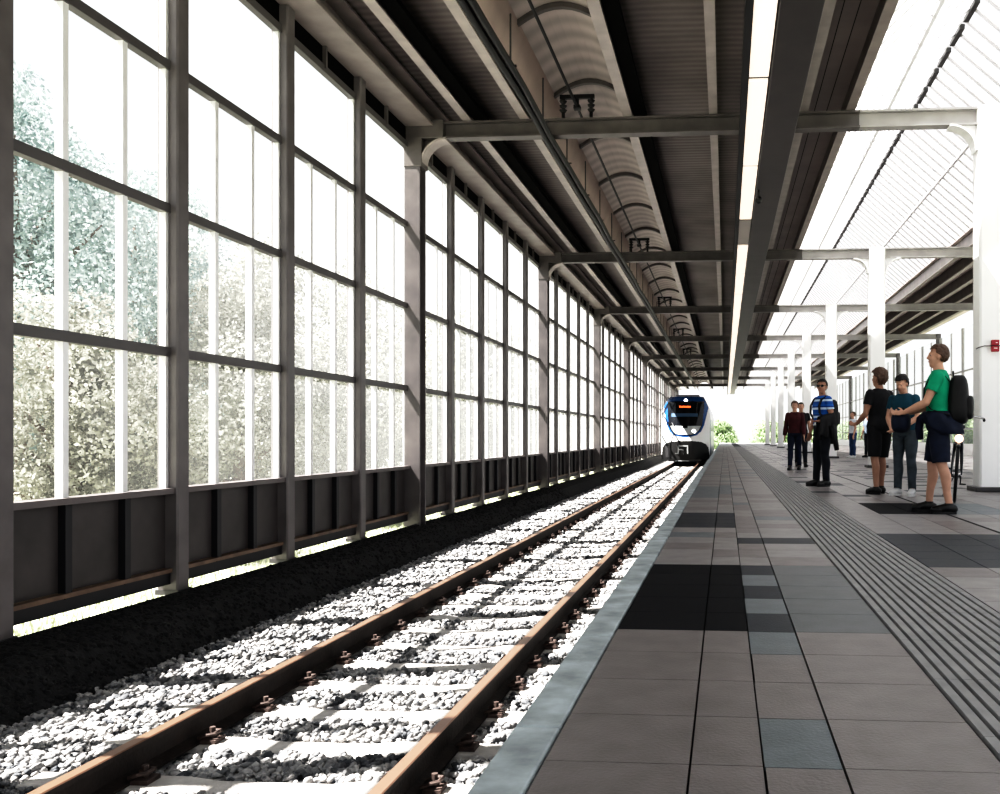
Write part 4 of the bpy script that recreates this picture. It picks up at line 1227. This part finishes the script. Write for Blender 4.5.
# walkers farther off
p5, *_ = person('person in a dark red top and navy jeans walking behind the striped shirt, farther off', 1.70, 22.2, (-.25, -.95), 1.66,
    {'l': relaxed(-1, .12), 'r': relaxed(1, -.04)}, {'l': (-.09, -.16, .05), 'r': (.09, .18, -.05)},
    dict(top=('long', M['maroon']), bottom=('long', M['navy']), shoes=M['shoe_black'], hair=M['hair_brown'], hair_vol=.02), vox=.010)
p6, *_ = person('person in a white shirt and blue jeans far along the platform', 4.75, 34.0, (-.9, -.3), 1.72,
    {'l': relaxed(-1, .08), 'r': relaxed(1, .02)}, STAND,
    dict(top=('tee', M['whitecloth']), bottom=('long', M['bluejean']), shoes=M['shoe_white'], hair=M['hair_brown']), vox=.013)
p7, *_ = person('person in a pale blue shirt far along the platform, beside the one in white', 5.55, 35.5, (-.8, -.6), 1.68,
    {'l': relaxed(-1, .02), 'r': relaxed(1, .08)}, STAND,
    dict(top=('tee', M['greycloth']), bottom=('long', M['darkjean']), shoes=M['shoe_black'], hair=M['hair_black']), vox=.013)
p8, *_ = person('person in black farther off, walking just behind the one in dark red', 2.05, 24.6, (.1, -1), 1.72,
    {'l': relaxed(-1, .02), 'r': relaxed(1, .10)}, {'l': (-.09, .16, .05), 'r': (.09, -.14, -.05)},
    dict(top=('tee', M['blackcloth']), bottom=('long', M['darkjean']), shoes=M['shoe_black'], hair=M['hair_black']), vox=.012)

# ------------------------------------------------------------------ bags and clothes that are carried
def body_frame(p):
    return Matrix.Translation(p.location) @ Matrix.Rotation(p.rotation_euler.z, 4, 'Z')
def rounded_box(b, cx, cy, cz, sx, sy, sz, e=4.0, mi=0, n=28, m=14, taper=0.0):
    rg = []
    for i in range(m + 1):
        v = -math.pi / 2 + math.pi * i / m
        cz_ = math.copysign(abs(math.sin(v)) ** (2 / e), math.sin(v)); cr = abs(math.cos(v)) ** (2 / e)
        row = []
        for q in range(n):
            a = 2 * math.pi * q / n
            fx = math.copysign(abs(math.cos(a)) ** (2 / e), math.cos(a)); fy_ = math.copysign(abs(math.sin(a)) ** (2 / e), math.sin(a))
            tp = 1 - taper * (cz_ * .5 + .5)
            row.append((cx + sx * fx * max(cr, .02) * tp, cy + sy * fy_ * max(cr, .02) * tp, cz + sz * cz_))
        rg.append(row)
    b.loft(rg, mi)
def backpack(p, label, w, d, h, cz, back, m, group=None):
    f = body_frame(p); rz = p.rotation_euler.z
    r = empty('backpack', f @ Vector((0, -back - d, cz - h)), rz, label, 'backpack', group)
    b = MB(); rounded_box(b, 0, 0, h, w, d, h, 3.6, taper=.18); b.build('main_bag', m, r, smooth=True)
    b = MB(); rounded_box(b, 0, -d * .92, h * .68, w * .72, d * .42, h * .48, 3.6); b.build('front_pocket', m, r, smooth=True)
    b = MB(); b.tube([(-.04, d * .5, 2 * h - .02), (-.03, d * .5, 2 * h + .04), (.03, d * .5, 2 * h + .04), (.04, d * .5, 2 * h - .02)], .008, 8); b.build('grab_handle', M['strap'], r, smooth=True)
    zt = 1.455 - (cz - h)
    for s in (-1, 1):
        b = MB(); yb = d + back
        def flat(pts, wd):
            vs = []; fs = []
            for i, q in enumerate(pts):
                vs += [(q[0] - wd, q[1], q[2]), (q[0] + wd, q[1], q[2]), (q[0] + wd, q[1] + q[3], q[2] + q[4]), (q[0] - wd, q[1] + q[3], q[2] + q[4])]
            for i in range(len(pts) - 1):
                for j in range(4): fs.append((4 * i + j, 4 * i + (j + 1) % 4, 4 * i + 4 + (j + 1) % 4, 4 * i + 4 + j))
            fs += [(0, 1, 2, 3), tuple(4 * (len(pts) - 1) + j for j in (3, 2, 1, 0))]
            b.add(vs, fs)
        xs = s * .118
        flat([(xs * .8, d * .8, 2 * h * .86, -.01, .0), (xs, yb - .085, zt + .005, 0, .012), (xs, yb - .01, zt + .028, 0, .014), (xs * 1.03, yb + .075, zt - .02, .012, .006), (xs * 1.12, yb + .128, zt - .12, .012, 0), (xs * 1.22, yb + .128, zt - .25, .012, 0), (xs * 1.5, yb + .05, zt - .34, .01, -.006), (xs * 1.45, d * .6, zt - .40, 0, -.012)], .026)
        b.build('shoulder_strap', M['strap'], r)
    return r
backpack(p1, 'black backpack worn by the person in the striped shirt', .15, .085, .235, 1.20, .10, M['nylon'])
backpack(p2, 'black backpack on the back of the person in green', .17, .115, .265, 1.22, .098, M['nylon'])
# jacket draped over the left forearm of the striped man
f = body_frame(p1); ka = k1
e_ = L1(Vector((-.225, -.055, 1.125)) * ka); w_r = L1(Vector((-.175, .16, 1.06)) * ka)
jk = empty('jacket', f @ Vector((e_.x, (e_.y + w_r.y) / 2, .70)), p1.rotation_euler.z, 'black jacket draped over the left forearm of the person in the striped shirt', 'jacket')
rowsN, colsN = 15, 22
vs = []
for i in range(rowsN):
    u = i / (rowsN - 1); c = e_.lerp(w_r, -.10 + 1.15 * u) + Vector((0, 0, dz1))
    rad = .058
    for j in range(colsN):
        t = j / (colsN - 1)
        # front drop, over the arm, back drop
        if t < .38: h = (.38 - t) / .38 * (.30 + .05 * math.sin(u * 5)); px, pz = .055, -h
        elif t < .62: a = math.pi * (t - .38) / .24; px, pz = rad * math.cos(a) * .95, rad * math.sin(a)
        else: h = (t - .62) / .38 * (.40 + .06 * math.cos(u * 4)); px, pz = -.055, -h
        fl = 1 + .5 * max(0, -pz)
        wob = .016 * math.sin(u * 17 + pz * 4) * min(1, -pz * 5 if pz < 0 else 0)
        vs.append((c.x - (px * fl + wob * (1 if px > 0 else -1)) , c.y + (u - .5) * .1 * max(0, -pz) * 2 + wob * .5, c.z + pz + .012))
off = Vector((e_.x, (e_.y + w_r.y) / 2, .70))
b = MB(); fs = [(i * colsN + j, i * colsN + j + 1, (i + 1) * colsN + j + 1, (i + 1) * colsN + j) for i in range(rowsN - 1) for j in range(colsN - 1)]
b.add([Vector(q) - off for q in vs], fs); o = b.build('cloth_body', M['nylon'], jk, smooth=True)
md = o.modifiers.new('Solidify', 'SOLIDIFY'); md.thickness = .014; md.offset = 1
md = o.modifiers.new('Subsurf', 'SUBSURF'); md.levels = 1; md.render_levels = 1
b = MB(); s0_ = Vector((-.075, -.05, .26 + dz1)) + Vector((0, .0, 0))
b.tube([(-.075, -.06, .30), (-.09, -.09, .16), (-.10, -.11, .02), (-.105, -.13, -.10)], [.045, .050, .044, .038], 12); b.build('sleeve', M['nylon'], jk, smooth=True)
# jacket tied round the waist of the man in green
f = body_frame(p2)
b = MB(); rg = []
for (zz, rx, ry, cy) in ((1.045, .178, .136, 0), (1.02, .20, .155, -.005), (.97, .205, .17, -.015), (.92, .215, .20, -.04), (.86, .215, .195, -.045), (.815, .205, .195, -.055)):
    row = []
    for q in range(40):
        a = 2 * math.pi * q / 40
        wv = 1 + .06 * math.sin(a * 7 + zz * 9) * (1.05 - zz) * 4
        fr_ = .0
        row.append((rx * k2 * math.cos(a) * wv, cy + ry * k2 * math.sin(a) * wv, zz * k2 + (.13 * max(0, math.sin(a)) * (1.045 - zz) / .23)))
    rg.append(row)
b.loft(rg, cap=False); o = b.build('tied_jacket', M['navy'], p2, (0, 0, dz2), smooth=True); o['label'] = 'dark jacket tied round the waist'
md = o.modifiers.new('Solidify', 'SOLIDIFY'); md.thickness = .012; md.offset = 1
b = MB()
for s in (-1, 1): b.tube([(s * .10, .15, 1.03), (s * .04, .185, 1.0), (s * .05, .20, .90), (s * .07, .19, .78)], [.035, .04, .038, .03], 10)
o = b.build('jacket_sleeve', M['navy'], p2, (0, 0, dz2), smooth=True)
# dark bag held in front by the man in green
hb = empty('holdall', f @ Vector((0, .36, .86)), p2.rotation_euler.z, 'dark holdall held in front by the person in green', 'bag')
b = MB(); rounded_box(b, 0, .03, .12, .17, .10, .115, 3.0); b.build('bag_body', M['navy'], hb, smooth=True)
b = MB(); b.tube([(-.10, .02, .20), (-.09, .0, .27), (.09, .0, .27), (.10, .02, .20)], .012, 8); b.build('bag_handle', M['strap'], hb, smooth=True)

# ------------------------------------------------------------------ bicycle with its lamp lit, behind the man in green
M['tyre'] = mat('black tyre', (0.012, 0.012, 0.013), 0.8)
M['bikeframe'] = mat('black bicycle enamel', (0.012, 0.013, 0.018), 0.3)
M['chrome'] = mat('bicycle chrome', (0.5, 0.5, 0.5), 0.25, 1.0)
M['bikelamp'] = mat('lit bicycle lamp', (1, .9, .8), .3, emit=(1.0, .62, .42), estr=2.2)
bk = empty('bicycle', (2.98, 12.0, 0), math.radians(-14), 'black bicycle with a lit front lamp standing behind the person in green', 'bicycle')
bk.rotation_euler = (0, math.radians(4), math.radians(-14))
def wheel(name, yy):
    b = MB(); b.torus((0, 0, 0), .335, .019, 'x', 44, 8); w = b.build(name, M['tyre'], bk, (0, yy, .354), smooth=True)
    b = MB(); b.torus((0, 0, 0), .312, .011, 'x', 44, 6)
    b.tube([(-.05, 0, 0), (.05, 0, 0)], .022, 10)
    b.build('rim', M['chrome'], w)
    b = MB()
    for j in range(24):
        a = 2 * math.pi * j / 24; b.tube([(.02 * (-1) ** j, 0, 0), (0, .31 * math.cos(a), .31 * math.sin(a))], .0016, 4)
    b.build('spokes', M['chrome'], w)
wheel('front_wheel', -.52); wheel('rear_wheel', .56)
b = MB()
b.tube([(0, -.33, .86), (0, .10, .30)], .018, 10); b.tube([(0, -.30, .92), (0, .22, .80)], .016, 10); b.tube([(0, .10, .30), (0, .25, .90)], .016, 10)
for s in (-1, 1):
    b.tube([(s * .02, .10, .30), (s * .06, .56, .354)], .010, 8); b.tube([(s * .02, .24, .80), (s * .06, .56, .354)], .009, 8)
b.tube([(0, -.31, .95), (0, -.35, .74)], .022, 10); b.build('frame', M['bikeframe'], bk)
b = MB()
for s in (-1, 1): b.tube([(s * .045, -.36, .73), (s * .06, -.44, .50), (s * .06, -.52, .354)], [.015, .013, .010], 8)
b.tube([(-.05, -.36, .73), (.05, -.36, .73)], .016, 8); b.build('fork', M['bikeframe'], bk)
b = MB(); b.tube([(0, -.31, .93), (0, -.30, 1.08)], .013, 8); b.tube([(-.29, -.12, 1.06), (-.27, -.22, 1.08), (-.12, -.32, 1.09), (.12, -.32, 1.09), (.27, -.22, 1.08), (.29, -.12, 1.06)], .012, 8); b.build('handlebar', M['chrome'], bk, smooth=True)
for s in (-1, 1):
    b = MB(); b.tube([(s * .285, -.15, 1.066), (s * .292, -.05, 1.05)], .017, 10); b.build('grip', M['tyre'], bk)
b = MB(); rounded_box(b, 0, .27, .955, .075, .13, .03, 2.4); b.tube([(0, .25, .88), (0, .26, .95)], .013, 8); b.build('saddle', M['tyre'], bk, smooth=True)
b = MB(); b.tube([(0, -.44, .80), (0, -.53, .80)], [.035, .055], 16); h = b.build('lamp_housing', M['bikeframe'], bk)
b = MB(); b.tube([(0, -.531, .80), (0, -.545, .80)], [.052, .045], 16); b.build('lamp_glass', M['bikelamp'], h)
b = MB(); b.tube([(-.02, .10, .30), (.02, .10, .30)], .09, 20); b.tube([(.06, .10, .30), (.06, .22, .20)], .009, 6); b.tube([(-.06, .10, .30), (-.06, -.02, .40)], .009, 6); b.tube([(-.06, .10, .30), (.06, .10, .30)], .011, 6); b.box(.05, .13, .18, .26, .19, .21); b.box(-.13, -.05, -.06, .02, .39, .41); b.build('crank_set', M['bikeframe'], bk)
for yy, a0, a1 in ((-.52, .3, 2.0), (.56, .6, 3.2)):
    b = MB(); pts = [(0, yy + .375 * math.cos(a0 + (a1 - a0) * i / 14), .354 + .375 * math.sin(a0 + (a1 - a0) * i / 14)) for i in range(15)]
    b.tube(pts, .022, 8); b.build('mudguard', M['bikeframe'], bk, smooth=True)
b = MB(); b.tube([(-.03, .14, .29), (-.15, .20, .02)], .010, 8); b.build('kickstand', M['chrome'], bk)
b = MB(); b.box(-.06, .06, .38, .82, .735, .75); b.tube([(.06, .78, .74), (.06, .58, .36)], .006, 6); b.tube([(-.06, .78, .74), (-.06, .58, .36)], .006, 6); b.build('luggage_rack', M['bikeframe'], bk)

# ------------------------------------------------------------------ red box on the white column
M['red'] = mat('red enamel', (0.32, 0.02, 0.035), 0.4)
M['pipe'] = mat('dark grey conduit', (0.10, 0.10, 0.10), 0.5)
yc = post_y(4) - .215
rs = empty('call_box', (XC + .01, yc, R(1.25)), 0, 'small red double box fixed to the nearest white column', 'box')
b = MB(); b.box(-.055, .055, -.06, 0, 0.0, .082); b.box(-.055, .055, -.06, 0, .094, .176); b.build('housing', M['red'], rs, bevel=.008)
b = MB(); b.box(-.025, .025, -.063, -.058, .045, .055); b.box(.0, .03, -.063, -.058, .125, .135); b.build('white_mark', M['white_paint'], rs)
cd = empty('conduit', (XC, yc, R(1.25) + .088), 0, 'thin grey conduit bent round the nearest white column at the red box', 'conduit')
b = MB(); b.tube([(-.22, .12, -.03), (-.215, -.012, -.02), (-.14, -.014, .0), (.19, -.014, .0)], .008, 8); b.build('pipe', M['pipe'], cd)

# ------------------------------------------------------------------ light
w = bpy.data.worlds.new('sky'); SC.world = w; w.use_nodes = True
nt = w.node_tree; bg = nt.nodes['Background']
tc = nt.nodes.new('ShaderNodeTexCoord'); sp = nt.nodes.new('ShaderNodeSeparateXYZ'); rp = nt.nodes.new('ShaderNodeValToRGB')
nt.links.new(tc.outputs['Generated'], sp.inputs[0]); nt.links.new(sp.outputs['Z'], rp.inputs['Fac'])
rp.color_ramp.elements[0].position = 0.0; rp.color_ramp.elements[0].color = (1.0, 1.0, 1.0, 1)
rp.color_ramp.elements[1].position = 0.6; rp.color_ramp.elements[1].color = (0.86, 0.93, 1.0, 1)
nt.links.new(rp.outputs['Color'], bg.inputs['Color']); bg.inputs['Strength'].default_value = 1.15
sl = bpy.data.lights.new('sun', 'SUN'); sl.energy = 31.0; sl.angle = math.radians(0.6); sl.color = (1.0, 0.96, 0.90)
so = bpy.data.objects.new('sun', sl); COL.objects.link(so)
so.rotation_euler = Vector((0.65, 0.20, -1.0)).to_track_quat('-Z', 'Y').to_euler()

# ------------------------------------------------------------------ camera
cam = bpy.data.cameras.new('camera'); co_ = bpy.data.objects.new('camera', cam); COL.objects.link(co_)
cam.sensor_width = 36; cam.lens = 32.4; cam.shift_x = -0.155; cam.shift_y = 0.039; cam.clip_end = 400; cam.clip_start = .05
co_.location = (0, 0, CAMZ); co_.rotation_euler = (math.pi / 2, 0, math.atan(70 / 900))
SC.camera = co_

SC.view_settings.view_transform = 'Standard'
SC.view_settings.look = 'None'
SC.view_settings.exposure = 0.0
SC.view_settings.use_curve_mapping = True
cmap = SC.view_settings.curve_mapping
cv = cmap.curves[3]
for px0, py0 in ((0.02, 0.006), (0.08, 0.045), (0.25, 0.235), (0.55, 0.66)): cv.points.new(px0, py0)
cmap.update()
SC.cycles.use_denoising = True
SC.cycles.max_bounces = 10
SC.cycles.transparent_max_bounces = 24
